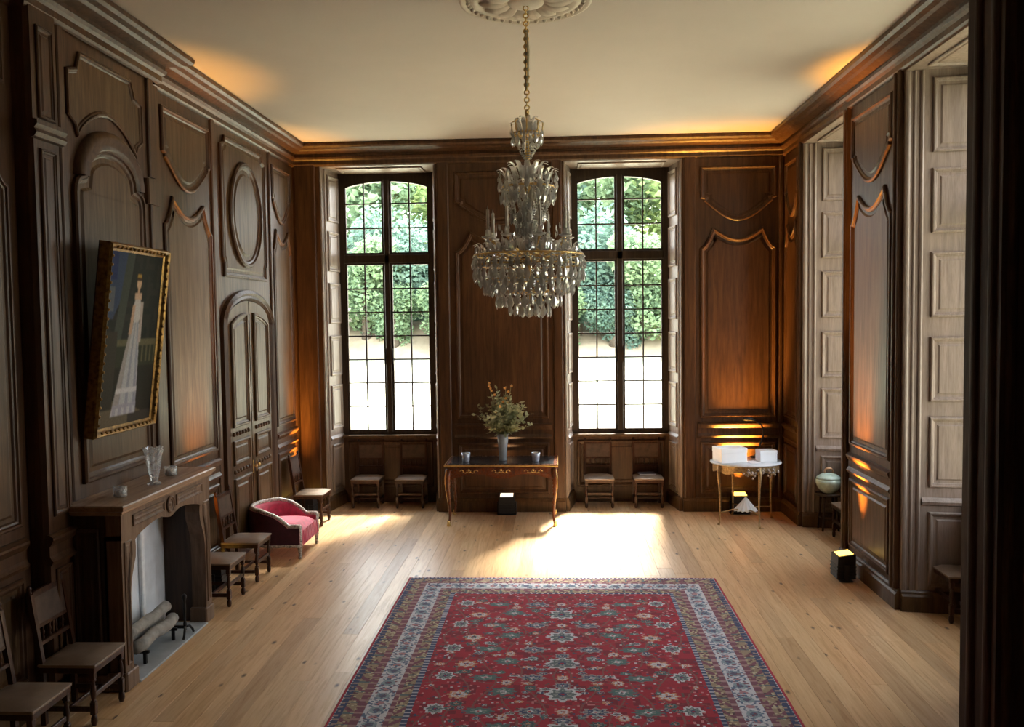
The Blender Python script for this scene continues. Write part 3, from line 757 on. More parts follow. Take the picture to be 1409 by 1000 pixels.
def make_rug():
    W, L = 3.394, 5.6; K = 0.0095
    nx = int(W/K); ny = int(L/K); rg = np.random.RandomState(5)
    x = (np.arange(nx)+.5)*K; y = (np.arange(ny)+.5)*K; X, Y = np.meshgrid(x, y)
    d = np.minimum(np.minimum(X, W-X), np.minimum(Y, L-Y))
    horiz = np.minimum(Y, L-Y) < np.minimum(X, W-X); s = np.where(horiz, X, Y)     # coordinate along the border
    col = np.zeros((ny, nx, 3))
    def put(mask, c): col[mask] = srgb(c)
    RED = (158, 22, 44); DRED = (124, 16, 38); IV = (196, 192, 196); BLU = (58, 66, 98); TAN = (150, 128, 104); PUR = (120, 70, 82); GR = (92, 100, 102); PINK = (196, 120, 122); TEAL = (70, 104, 100); OR = (190, 128, 96)
    put(d >= 0, RED)
    nz = rg.rand(ny//6+2, nx//6+2); nzb = np.kron(nz, np.ones((6, 6)))[:ny, :nx]; fine = rg.rand(ny//2+1, nx//2+1); fine = np.kron(fine, np.ones((2, 2)))[:ny, :nx]
    # field ground with fine flecks
    fld = d > 0.575
    put(fld & (nzb > .72), DRED); put(fld & (fine > .95), PINK); put(fld & (fine < .045), (96, 70, 66)); put(fld & (fine > .985), IV); put(fld & (fine < .015), BLU)
    cx = W/2; ax = np.abs(X-cx)                      # mirror symmetry
    # vines
    for k in range(7):
        ph = k*1.3; vx = 0.20*k+0.07*np.sin(Y*7+ph)
        put(fld & (np.abs(ax-vx) < .008), (128, 74, 70))
    for k in range(12):
        vy = .7+.42*k+.06*np.cos(ax*9+k)
        put(fld & (np.abs(Y-vy) < .007), (134, 62, 64))
    def motif(mx, my, rx, ry, kind):
        dx = (ax-mx)/rx; dy = (Y-my)/ry; r = np.sqrt(dx*dx+dy*dy); th = np.arctan2(dy, dx); pet = 1+.16*np.cos(8*th)
        outer, inner, core = {0: (IV, GR, BLU), 1: (GR, TEAL, IV), 2: (OR, IV, BLU), 3: ((150, 140, 140), BLU, IV), 4: (TEAL, (60, 60, 70), OR)}[kind]
        m = fld & (r < pet); put(m, outer); put(fld & (r < .74*pet), inner)
        put(fld & (r < .60*pet) & (np.cos(6*th+r*4) > .2), (140, 140, 138) if kind != 2 else OR); put(fld & (r < .26), core); put(fld & (r < .12), RED)
    rr = random.Random(21)
    yy = 0.78; row = 0
    while yy < L-0.65:
        if row % 2 == 0:
            motif(0, yy, .125, .12, 0); motif(0.0, yy+.155, .07, .05, 3); motif(.46, yy+.04, .10, .07, 1); motif(.80, yy-.02, .085, .07, 2); motif(.25, yy+.10, .05, .045, 4)
        else:
            motif(.24, yy, .10, .065, 3); motif(.62, yy, .11, .06, 1); motif(.95, yy+.03, .075, .08, 0); motif(.44, yy-.1, .045, .05, 2); motif(0, yy, .05, .05, 2); motif(.80, yy+.12, .05, .04, 4)
        for k in range(9):
            motif(rr.uniform(.1, 1.05), yy+rr.uniform(-.14, .14), rr.uniform(.02, .05), rr.uniform(.018, .032), rr.randrange(5))
        yy += .30; row += 1
    # borders, outside in
    def band(a, b, c): 
        m = (d >= a) & (d < b); put(m, c); return m
    band(0, .018, (168, 40, 56))
    m = band(.018, .075, BLU); put(m & (np.sin(s*90) > .3) & (fine > .35), (150, 128, 120)); put(m & (np.abs(d-.024) < .006) & (np.sin(s*150) > 0), IV)
    m = band(.075, .165, TAN); put(m & (np.sin(s*34+40*(d-.12)) > .5), PUR); put(m & (np.abs(np.sin(s*17)) < .22), GR); put(m & (fine > .86), (186, 170, 140)); put(m & (fine < .12), (96, 60, 66))
    m = band(.165, .225, PUR); put(m & (np.sin(s*60) > .55), (158, 120, 118)); put(m & (fine > .88), TAN)
    m = band(.225, .405, IV)
    for q, (f1, ph) in enumerate(((26, 0), (26, PI))):
        put(m & (np.abs(d-.315-.055*np.sin(s*f1+ph)) < .008), (120, 124, 140))
    put(m & (np.hypot((np.mod(s, .24)-.12), (d-.315)) < .055), (132, 146, 152)); put(m & (np.hypot((np.mod(s, .24)-.12), (d-.315)) < .028), (90, 84, 104))
    put(m & (np.hypot((np.mod(s+.12, .24)-.12)*1.2, (d-.315)) < .034), (168, 120, 124)); put(m & (fine < .17), (92, 104, 128)); put(m & (fine > .93), PUR)
    m = band(.405, .445, PUR); put(m & (np.sin(s*60) > .4), (164, 130, 128))
    m = band(.445, .535, TAN); put(m & (np.sin(s*34-40*(d-.49)) > .5), PUR); put(m & (np.abs(np.sin(s*17+.8)) < .22), GR); put(m & (fine > .88), (190, 172, 140)); put(m & (fine < .10), (90, 60, 64))
    m = band(.535, .575, BLU); put(m & (np.sin(s*110) > .45), (176, 172, 180))
    x0, y1 = -1.689, 9.585
    sk = 0.0
    def P(U, V):
        z = 0.014+0.0012*np.sin(U*31+V*17)+0.001*np.sin(V*41)
        return np.stack([x0+U*W, y1-L+V*L, z], -1)
    o = colour_sheet('persian_rug', nx, ny, P, col, RUGM, None, (0, 0, -0.0125))
    tag(o, 'large crimson oriental rug with ivory floral borders on the floorboards', 'rug')
make_rug()

# ------------------------------------------------------------------ chairs
def turned(z0, z1, r, n=10, c=(0, 0)):
    h = z1-z0
    prof = [(r*.9, 0), (r*1.1, h*.04), (r*.55, h*.09), (r*.8, h*.2), (r*1.0, h*.45), (r*.75, h*.72), (r*.5, h*.86), (r*1.1, h*.92), (r*.9, h)]
    return [(a, z0+b) for a, b in prof]
def make_chair():
    root = empty('side_chair')
    hd, hw, sz = 0.205, 0.22, 0.46
    # seat: leather pad with nailed edge over a wooden frame
    s = MB(); nx = 6
    vs = []; fs = []
    for j in range(nx+1):
        for i in range(nx+1):
            u = i/nx; v = j/nx; e = min(u, 1-u, v, 1-v); wv = hw*(0.93+0.07*u)
            vs.append((-hd-0.005+u*(2*hd+0.02), -wv-0.008+v*(2*wv+0.016), sz-0.012+0.026*(1-(1-min(1, e*4))**2)))
    for j in range(nx):
        for i in range(nx): a = j*(nx+1)+i; fs.append((a, a+1, a+nx+2, a+nx+1))
    s.add(vs, fs, True); s.box(-hd-0.004, hd+0.013, -hw-0.006, hw+0.006, sz-0.032, sz-0.010, 0.006)
    s.build('seat', SEATL, root)
    MB().box(-hd, hd+0.005, -hw, hw, sz-0.075, sz-0.03, 0.005).build('seat_frame', CHAIRW, root)
    for sg in (-1, 1):
        y = sg*(hw-0.022)
        l = MB(); l.box(hd-0.04, hd, y-0.02, y+0.02, sz-0.12, sz-0.07, 0.003)
        l.lathe(turned(0.17, sz-0.12, 0.021), 10, (hd-0.02, y, 0)); l.box(hd-0.04, hd, y-0.02, y+0.02, 0.08, 0.17, 0.003)
        l.lathe([(0.012, 0.08), (0.022, 0.06), (0.024, 0.03), (0.017, 0.0)], 10, (hd-0.02, y, 0))
        l.build('leg', CHAIRW, root)
        # rear leg running up into the back post, raked backwards, with a turned finial
        p = MB(); pts = [(-hd+0.02, y, 0), (-hd+0.015, y, 0.46), (-hd-0.055, y, 0.955)]
        sq = 0.018
        v = []
        for q in pts: v += [(q[0]-sq, q[1]-sq, q[2]), (q[0]+sq, q[1]-sq, q[2]), (q[0]+sq, q[1]+sq, q[2]), (q[0]-sq, q[1]+sq, q[2])]
        f = [(3, 2, 1, 0), (8, 9, 10, 11)]
        for k in range(2):
            for i in range(4): j = (i+1) % 4; f.append((k*4+i, k*4+j, k*4+4+j, k*4+4+i))
        p.add(v, f); p.lathe([(0.012, 0), (0.02, 0.012), (0.012, 0.024), (0.02, 0.04), (0.012, 0.056), (0.001, 0.066)], 8, (-hd-0.056, y, 0.955))
        p.build('back_post', CHAIRW, root)
        MB().box(-hd+0.03, hd-0.035, y-0.011, y+0.011, 0.10, 0.135, 0.004).build('stretcher', CHAIRW, root)
    MB().box(-0.012, 0.012, -hw+0.03, hw-0.03, 0.105, 0.132, 0.004).build('stretcher', CHAIRW, root)
    MB().box(hd-0.032, hd-0.010, -hw+0.04, hw-0.04, 0.20, 0.235, 0.004).build('stretcher', CHAIRW, root)
    bx = lambda z: -hd+0.015-(z-0.46)/0.495*0.07
    def slab(z0, z1, y0, y1, t, name, mat):
        a, b = bx(z0), bx(z1)
        v = [(a-t, y0, z0), (a+t, y0, z0), (a+t, y1, z0), (a-t, y1, z0), (b-t, y0, z1), (b+t, y0, z1), (b+t, y1, z1), (b-t, y1, z1)]
        return MB().add(v, [(3, 2, 1, 0), (4, 5, 6, 7), (0, 1, 5, 4), (1, 2, 6, 5), (2, 3, 7, 6), (3, 0, 4, 7)]).build(name, mat, root)
    slab(0.925, 0.965, -hw+0.04, hw-0.04, 0.014, 'top_rail', CHAIRW)
    slab(0.70, 0.725, -hw+0.04, hw-0.04, 0.012, 'back_rail', CHAIRW)
    slab(0.575, 0.60, -hw+0.04, hw-0.04, 0.012, 'back_rail', CHAIRW)
    slab(0.725, 0.925, -hw+0.04, hw-0.04, 0.010, 'backrest', LEATHER)
    for i in range(4):
        y = (-1.5+i)*0.082
        MB().lathe([(0.006, 0.60), (0.011, 0.615), (0.006, 0.63), (0.013, 0.655), (0.006, 0.68), (0.010, 0.70)], 8, (bx(0.65), y, 0)).build('spindle', CHAIRW, root)
    return root
CH0 = make_chair()
CHAIRS = [((-3.56, 6.20), 0, 'turned-leg wooden chair standing just in front of the near side of the fireplace'),
    ((-3.56, 5.46), 0, 'wooden chair cut off by the lower left corner of the photo'),
    ((-3.56, 8.80), 0, 'wooden chair tucked close behind the far fireplace post'),
    ((-3.56, 9.63), 0, 'wooden chair between the fireplace chair and the crimson armchair'),
    ((-3.55, 12.26), 0, 'wooden chair in the left back corner beyond the crimson armchair'),
    ((-2.99, 13.40), -PI/2, 'wooden chair under the left back window, on its left side'),
    ((-2.30, 13.40), -PI/2, 'wooden chair under the left back window, on its right side'),
    ((0.61, 13.40), -PI/2, 'wooden chair under the right back window with an empty pale seat'),
    ((1.36, 13.40), -PI/2, 'wooden chair under the right back window with a dark folder on its seat'),
    ((3.83, 8.42), PI, 'wooden chair in the near right embrasure, half hidden by the dark jamb'),
    ((3.76, 11.27), PI, 'wooden chair mostly hidden by the right wall pier, beside the bowl on its stool')]
for i, (p, rz, lab) in enumerate(CHAIRS):
    o = CH0 if i == 0 else dup(CH0)
    o.location = (p[0], p[1], 0.0); o.rotation_euler = (0, 0, rz); tag(o, lab, 'chair', 'turned-leg side chairs along the walls')
t = thing('folder', 'dark slate folder lying on the chair seat under the right window', 'folder', (1.35, 13.43, 0.476), 0.1)
MB().box(-0.13, 0.13, -0.10, 0.10, 0.0, 0.004, 0.001).box(-0.13, 0.13, -0.10, 0.10, 0.022, 0.026, 0.001).build('cover', simple('slate_card', (0.07, 0.075, 0.10, 1), 0.4), t)
MB().box(-0.125, 0.125, -0.095, 0.095, 0.004, 0.022).build('pages', WHITEP, t)

# ------------------------------------------------------------------ fireplace
def fireplace():
    t = thing('fireplace', 'carved oak fireplace with deep mantel shelf against the left wall', 'fireplace', (0, 0, 0))
    xf = -3.42; y0, y1 = 6.56, 8.28; xb = BRX+0.005
    # shelf, moulded edge
    pr = [(0, 1.40), (0.015, 1.405), (0.03, 1.42), (0.03, 1.435), (0.05, 1.445), (0.055, 1.475), (0.045, 1.485), (0, 1.485)]
    sh = MB(); vs = []; fs = []
    loop = lambda e: [(xb, y0-e), (xf+e, y0-e), (xf+e, y1+e), (xb, y1+e)]
    for e, z in pr[:-1]: vs += [(a, b, z) for a, b in loop(e)]
    m = len(pr)-1
    for k in range(m-1):
        for i in range(3): fs.append((k*4+i, k*4+i+1, k*4+4+i+1, k*4+4+i))
    fs += [((m-1)*4, (m-1)*4+1, (m-1)*4+2, (m-1)*4+3), (3, 2, 1, 0)]
    sh.add(vs, fs).build('mantel_shelf', OAKS, t)
    # side cheeks with a sunk panel
    for (a, b, sg) in ((y0, y0+0.06, -1), (y1-0.06, y1, 1)):
        MS = lambda u, v, h, s=sg, yy=(a if sg < 0 else b): (u, yy+s*h, v)
        ck = MB().box(xb, xf-0.12, a, b, 0.0, 1.40).build('side_cheek', OAKD, t)
        panel('cheek_panel', rect(xb+0.05, xf-0.17, 0.22, 1.3), MS, ck, OAKD, k=0.7)
        MB().box(xb, xf-0.12, a-(0.02 if sg < 0 else 0), b+(0.02 if sg > 0 else 0), 0, 0.13, 0.01).build('plinth', FIREW, ck)
    # front posts: scrolled console shape, widening inward at the top
    for (u0, sg) in ((y0, 1), (y1, -1)):
        yb = lambda q: u0+sg*q
        out = [(0, 0.0), (0.17, 0.0), (0.17, 0.13), (0.135, 0.16), (0.125, 0.5), (0.13, 0.75), (0.15, 0.86), (0.19, 0.95), (0.225, 1.02), (0.235, 1.10), (0.225, 1.17), (0.235, 1.24), (0, 1.24)]
        pts = [(yb(q), z) for q, z in out]
        if sg < 0: pts = pts[::-1]
        po = MB().prism(pts, xf-0.14, xf, 'x').build('post', FIREW, t)
        MX = lambda u, v, h: (xf+h, u, v)
        panel('post_panel', [(yb(0.035), 0.2), (yb(0.105), 0.2), (yb(0.105), 0.8), (yb(0.13), 0.95), (yb(0.16), 1.05), (yb(0.16), 1.18), (yb(0.035), 1.18)], MX, po, FIREW, k=0.35)
        a, b = sorted((yb(-0.015), yb(0.185)))
        MB().box(xf-0.15, xf+0.02, a, b, 0.0, 0.15, 0.012).build('plinth', FIREW, po)
    # lintel: serpentine lower edge
    c = (y0+y1)/2; lo = []
    a0, a1 = y0+0.0, y1-0.0
    for i in range(25):
        q = i/24; u = y0+0.2+(y1-y0-0.4)*q
        z = 1.15+0.10*math.sin(PI*q)**0.6-0.05*math.exp(-((q-0.5)/0.10)**2)
        lo.append((u, z))
    pts = [(y0, 1.20)]+lo+[(y1, 1.20), (y1, 1.40), (y0, 1.40)]
    ln = MB().prism(pts, xf-0.13, xf+0.004, 'x').build('lintel', FIREW, t)
    MX = lambda u, v, h: (xf+0.004+h, u, v)
    panel('lintel_panel', rect(y0+0.18, c-0.12, 1.275, 1.37), MX, ln, FIREW, k=0.4); panel('lintel_panel', rect(c+0.12, y1-0.18, 1.275, 1.37), MX, ln, FIREW, k=0.4)
    panel('cartouche', arc(c, 1.31, 0.075, 0.075, 0, 2*PI, 20)[:-1], MX, ln, FIREW, k=0.6)
    # firebox: pale back, dark cheeks
    MB().box(xb-0.02, xb+0.012, y0+0.06, y1-0.06, 0, 1.40).build('fireback', FIREBACK, t)
    MB().box(xb+0.012, xf-0.14, y1-0.10, y1-0.06, 0, 1.40).build('firebox_cheek', OAKD, t)
    MB().box(xb+0.012, xf-0.14, y0+0.06, y0+0.10, 0, 1.40).build('firebox_cheek', OAKD, t)
    MB().box(xb+0.012, xb+0.05, 7.66, 7.72, 0.02, 1.3, 0.008).build('fireback_strip', simple('white_limewash', (0.85, 0.88, 0.92, 1), 0.6), t)
    MB().box(xb+0.012, xf+0.03, y0+0.18, y1-0.18, 0.0, 0.018, 0.006).build('hearth_slab', STONE, t)
    return t
fireplace()
def log_basket():
    t = thing('fire_grate', 'low fire grate holding ash-grey logs inside the fireplace', 'grate', (-3.62, 7.32, 0.018))
    for y in (-0.24, 0.30):
        b = MB().box(-0.16, 0.14, y-0.011, y+0.011, 0.09, 0.115, 0.003).box(-0.13, -0.105, y-0.012, y+0.012, 0, 0.1).box(0.09, 0.115, y-0.012, y+0.012, 0, 0.1)
        b.build('grate_bar', IRON, t)
    lg = simple('ash_grey_bark', (0.30, 0.28, 0.25, 1), 0.9, 0, 0.3, 14)
    return t, lg
grate, LOGM = log_basket()
for i, (x, z, r, lab) in enumerate(((-3.545, 0.19, 0.055, 'pale grey log lying at the front of the fire grate'), (-3.69, 0.20, 0.062, 'pale grey log lying at the back of the fire grate'), (-3.61, 0.30, 0.05, 'thin grey log resting on top of the two in the grate'))):
    pts = [(x+0.01*math.sin(k*1.7+i), 6.96+0.74*k/6, z+0.006*math.cos(k*2.1)) for k in range(7)]
    tag(MB().tube(pts, [r*(1+0.06*math.sin(k*2+i)) for k in range(7)], 10).build('log', LOGM), lab, 'log', 'logs in the fireplace')
for i, (x, y, lab) in enumerate(((-3.45, 7.72, 'black iron firedog with a tall knobbed post on the hearth'), )):
    t = thing('firedog', lab, 'firedog', (x, y, 0.018))
    MB().lathe([(0.012, 0.06), (0.016, 0.12), (0.010, 0.14), (0.014, 0.26), (0.009, 0.32), (0.022, 0.36), (0.022, 0.38), (0.001, 0.40)], 10).build('post', IRON, t)
    for sg in (-1, 1):
        MB().tube([(0, 0, 0.09), (0.02, sg*0.05, 0.085), (0.03, sg*0.09, 0.04), (0.03, sg*0.11, 0.008)], 0.011, 8).build('foot', IRON, t)
    MB().box(-0.30, 0.0, -0.012, 0.012, 0.075, 0.10, 0.003).box(-0.30, -0.275, -0.012, 0.012, 0, 0.08).build('billet_bar', IRON, t)
# things on the mantel shelf
ZS = 1.485
def lathe_thing(name, label, cat, loc, prof, mat, n=20, group=None):
    return tag(MB().lathe(prof, n).build(name, mat, None, loc), label, cat, group)
vg = MB()
prof = [(0.055, 0), (0.06, 0.01), (0.03, 0.03), (0.035, 0.06), (0.055, 0.16), (0.065, 0.25), (0.09, 0.32), (0.084, 0.325), (0.058, 0.25), (0.045, 0.15), (0.02, 0.06), (0.001, 0.05)]
n = 20; vs = []; fs = []
for k, (r, z) in enumerate(prof):
    for i in range(n):
        a = 2*PI*i/n; q = r*(1+0.07*math.cos(10*a)*(0.02 < z < 0.3))
        zz = z+(0.012*math.cos(5*a) if z > 0.3 else 0); vs.append((q*math.cos(a), q*math.sin(a), zz))
for k in range(len(prof)-1):
    for i in range(n): j = (i+1) % n; fs.append((k*n+i, k*n+j, (k+1)*n+j, (k+1)*n+i))
fs.append(tuple(range(n-1, -1, -1)))
tag(vg.add(vs, fs, False).build('glass_vase', CLEARG, None, (-3.55, 7.42, ZS)), 'tall flared cut glass vase standing on the mantel shelf', 'vase')
for (x, y, lab) in ((-3.58, 6.88, 'small glass candle cup on the near end of the mantel shelf'), (-3.60, 7.86, 'small glass candle cup beyond the vase on the mantel shelf')):
    t = thing('candle_cup', lab, 'candle cup', (x, y, ZS), 0, 'candle cups on the mantel')
    MB().lathe([(0.04, 0), (0.052, 0.006), (0.055, 0.085), (0.050, 0.085), (0.046, 0.012), (0.001, 0.010)], 18).build('cup', CLEARG, t)
    MB().lathe([(0.044, 0.013), (0.045, 0.055), (0.001, 0.058)], 16).build('candle', WAX, t)

# ------------------------------------------------------------------ painting, leaning out from the wall
def painting():
    B = Vector((-3.78, 6.80, 1.97)); lean = 0.20; H = 1.60; Wd = 1.06
    t = thing('painting', 'tilted portrait painting in a gilt frame over the fireplace', 'painting', (B.x, B.y, B.z))
    ang = math.atan2(lean, H); t.rotation_euler = (0, ang, 0)
    # local: y across, z up, x out of the canvas
    fw = 0.068; prof = [(0, -0.05), (0, 0.035), (0.014, 0.058), (0.036, 0.048), (0.05, 0.025), (0.068, 0.015)]
    ML_ = lambda u, v, h: (h, u, v)
    def member(side, name):
        o = rect(0, Wd, 0, H); mb = MB(); vs = []; fs = []
        i, j = side, (side+1) % 4
        for q in (i, j):
            for ins, h in prof:
                pts = offset(o, ins) if ins else o
                vs.append(ML_(pts[q][0], pts[q][1], h))
        m = len(prof)
        for k in range(m-1): fs.append((k, m+k, m+k+1, k+1))
        mb.add(vs, fs)
        e = Vector(o[j])-Vector(o[i]); L = e.length; nb = max(4, int(L/0.075)); ins = offset(o, 0.036)
        for k in range(1, nb):
            p = Vector(ins[i]).lerp(Vector(ins[j]), k/nb); mb.ball((0.050, p.x, p.y), 0.014, 7, 4)
        return mb.build(name, FRAMEG, t)
    for s_ in range(4): member(s_, 'frame_member')
    MB().box(-0.055, -0.045, 0.0, Wd, 0.0, H).build('back_board', OAKD, t)
    MB().box(-0.045, 0.0, 0.001, 0.012, 0.001, H-0.001).build('frame_side', OAKD, t)
    nx, ny = 132, 210; rg = np.random.RandomState(2)
    X, Y = np.meshgrid((np.arange(nx)+.5)/nx, (np.arange(ny)+.5)/ny)     # Y up
    c = np.zeros((ny, nx, 3)); nzs = np.kron(rg.rand(ny//8+1, nx//8+1), np.ones((8, 8)))[:ny, :nx]
    def put(m, col): c[m] = srgb(col)
    put(X > -1, (30, 34, 32)); put(nzs > .6, (38, 40, 36))
    put((Y > .62) & (X < .35-.5*(1-Y)*.3) & (Y > .5+X*.9), (52, 66, 96)); put((Y > .84) & (X < .16), (36, 50, 96)); put((Y > .66) & (Y < .80) & (X < .14), (92, 98, 108))
    put((np.abs(X-.24-.30*(Y-.5)) < .07) & (Y > .45), (60, 66, 62))
    put((Y > .46) & (Y < .50) & (X > .25), (92, 88, 66)); put((Y > .34) & (Y < .46) & (X > .22), (44, 48, 34)); put((Y > .36) & (Y < .46) & (X > .7) & (np.mod(X, .08) < .03), (84, 80, 60))
    put(Y < .34, (36, 34, 28)); put(Y < .10+.05*np.sin(X*5), (96, 86, 70)); put((Y < .06) & (X > .55), (58, 52, 46))
    put((np.abs(X-.14) < .1) & (Y < .55) & (Y > .1), (52, 48, 40))
    ax_ = .56-.10*np.clip((.60-Y)/.54, 0, 1)
    sk = .06+.17*np.clip((.60-Y)/.54, 0, 1)**.8
    body = (Y > .055) & (Y < .60) & (np.abs(X-ax_) < sk); put(body, (168, 170, 178))
    put(body & (np.sin((X-ax_)/sk*9+Y*3) > .45), (138, 142, 156)); put(body & ((X-ax_)/sk < -.5), (150, 146, 146)); put(body & (np.abs(Y-.20) < .012), (190, 190, 196)); put(body & (Y < .12), (150, 150, 164))
    put(body & (Y < .10) & (np.sin(X*60) > .2), (176, 176, 184))
    put((Y >= .60) & (Y < .735) & (np.abs(X-.57) < .045+.035*np.sin(np.clip((Y-.60)/.135, 0, 1)*PI)), (184, 182, 186))
    put((np.abs(X-.485-.25*(Y-.6)) < .026) & (Y > .53) & (Y < .70), (180, 150, 130)); put((np.abs(X-.655) < .026) & (Y > .48) & (Y < .72), (172, 160, 156))
    put((Y >= .735) & (Y < .77) & (np.abs(X-.57) < .065), (192, 162, 140)); put((Y >= .765) & (Y < .80) & (np.abs(X-.57) < .02), (190, 158, 134))
    put(np.hypot((X-.57)/.042, (Y-.83)/.036) < 1, (198, 166, 140)); put((np.hypot((X-.57)/.05, (Y-.85)/.034) < 1) & (Y > .845), (58, 42, 28)); put((np.abs(Y-.872) < .010) & (np.abs(X-.57) < .036), (160, 128, 60))
    for _ in range(2):                                # soft brushwork
        e = np.pad(c, ((1, 1), (1, 1), (0, 0)), 'edge'); c = (e[1:-1, 1:-1]*2+e[:-2, 1:-1]+e[2:, 1:-1]+e[1:-1, :-2]+e[1:-1, 2:])/6
    P = lambda U, V: np.stack([0.012+0*U, fw-0.004+U*(Wd-2*fw+0.008), fw-0.004+V*(H-2*fw+0.008)], -1)
    colour_sheet('canvas', nx, ny, P, c, PAINTM, t)
painting()

# ------------------------------------------------------------------ crimson tub armchair
def armchair():
    t = thing('tub_armchair', 'low crimson velvet tub armchair with pale carved rim by the left wall', 'armchair', (-3.50, 10.74, 0))
    hw, d0, d1 = 0.39, -0.34, 0.34
    N = 28; path_ = []
    for i in range(N+1):
        q = i/N
        if q < 0.25: x = d1-(d1-0.0)*(q/0.25); y = -hw+0.02*(1-q/0.25); 
        elif q > 0.75: x = d1-(d1-0.0)*((1-q)/0.25); y = hw-0.02*(1-(1-q)/0.25)
        else:
            a = -PI/2-PI*(q-0.25)/0.5; x = d0*(-math.cos(a)) if False else 0.34*math.cos(a)*1.0; y = hw*math.sin(a)
            x = -0.36*abs(math.cos(a))
        s = math.sin(PI*q)
        h = 0.385+0.19*max(0, min(1, (s-0.35)/0.5))**0.8
        path_.append((x, y, h, q))
    sh = MB(); vs = []; fs = []
    for (x, y, h, q) in path_:
        n_ = Vector((x-0.02, y)).normalized() if abs(q-.5) < .26 else Vector((0, -1 if q < .5 else 1))
        o = 0.035
        vs += [(x+n_.x*o, y+n_.y*o, 0.17), (x+n_.x*o*1.2, y+n_.y*o*1.2, 0.3), (x+n_.x*o, y+n_.y*o, h), (x-n_.x*o, y-n_.y*o, h), (x-n_.x*o*1.5, y-n_.y*o*1.5, 0.34), (x-n_.x*o, y-n_.y*o, 0.17)]
    outer = MB(); inner = MB(); fo = []; fi = []
    for i in range(N):
        for k in range(6):
            j = (k+1) % 6; (fo if k < 2 else fi).append((i*6+k, (i+1)*6+k, (i+1)*6+j, i*6+j))
    fi += [tuple(range(5, -1, -1)), tuple(N*6+k for k in range(6))]
    inner.add(vs, fi, True).build('tub_back', VELVET, t)
    outer.add(vs, fo, True).build('outer_upholstery', PLUM, t)
    MB().tube([(x, y, h+0.012) for x, y, h, q in path_], 0.03, 8).build('carved_rim', PAINTW, t)
    MB().tube([(x*1.02, y*1.09, 0.165) for x, y, h, q in path_], 0.02, 6).build('base_rim', PAINTW, t)
    cu = MB(); vs = []; fs = []; n = 8
    for j in range(n+1):
        for i in range(n+1):
            u = -1+2*i/n; v = -1+2*j/n; e = (1-abs(u)**4)*(1-abs(v)**4)
            vs.append((0.04+u*0.30, v*0.335*(1 if u > 0 else 1-0.25*u*u), 0.31+0.10*e**0.5))
    for j in range(n):
        for i in range(n): a = j*(n+1)+i; fs.append((a, a+1, a+n+2, a+n+1))
    cu.add(vs, fs, True); cu.box(-0.24, 0.335, -0.325, 0.325, 0.18, 0.315, 0.02); cu.build('seat_cushion', VELVET, t)
    fr = MB(); vs = []; fs = []
    for i in range(41):
        y = -0.33+0.66*i/40; w_ = 0.012*math.sin(i*1.6)
        vs += [(0.345+w_*.3, y, 0.33), (0.355+w_, y, 0.16)]
    for i in range(40): fs.append((2*i, 2*i+2, 2*i+3, 2*i+1))
    fr.add(vs, fs, True).build('seat_ruffle', VELVET, t)
    for sx_, sy in ((0.33, -1), (0.33, 1), (-0.24, -1), (-0.24, 1)):
        y = sy*(hw-0.02 if sx_ > 0 else 0.24)
        MB().lathe([(0.018, 0), (0.026, 0.02), (0.018, 0.05), (0.028, 0.12), (0.034, 0.18), (0.03, 0.41 if sx_ > 0 else 0.2)], 10, (sx_, y, 0)).build('leg', PAINTW, t)
armchair()

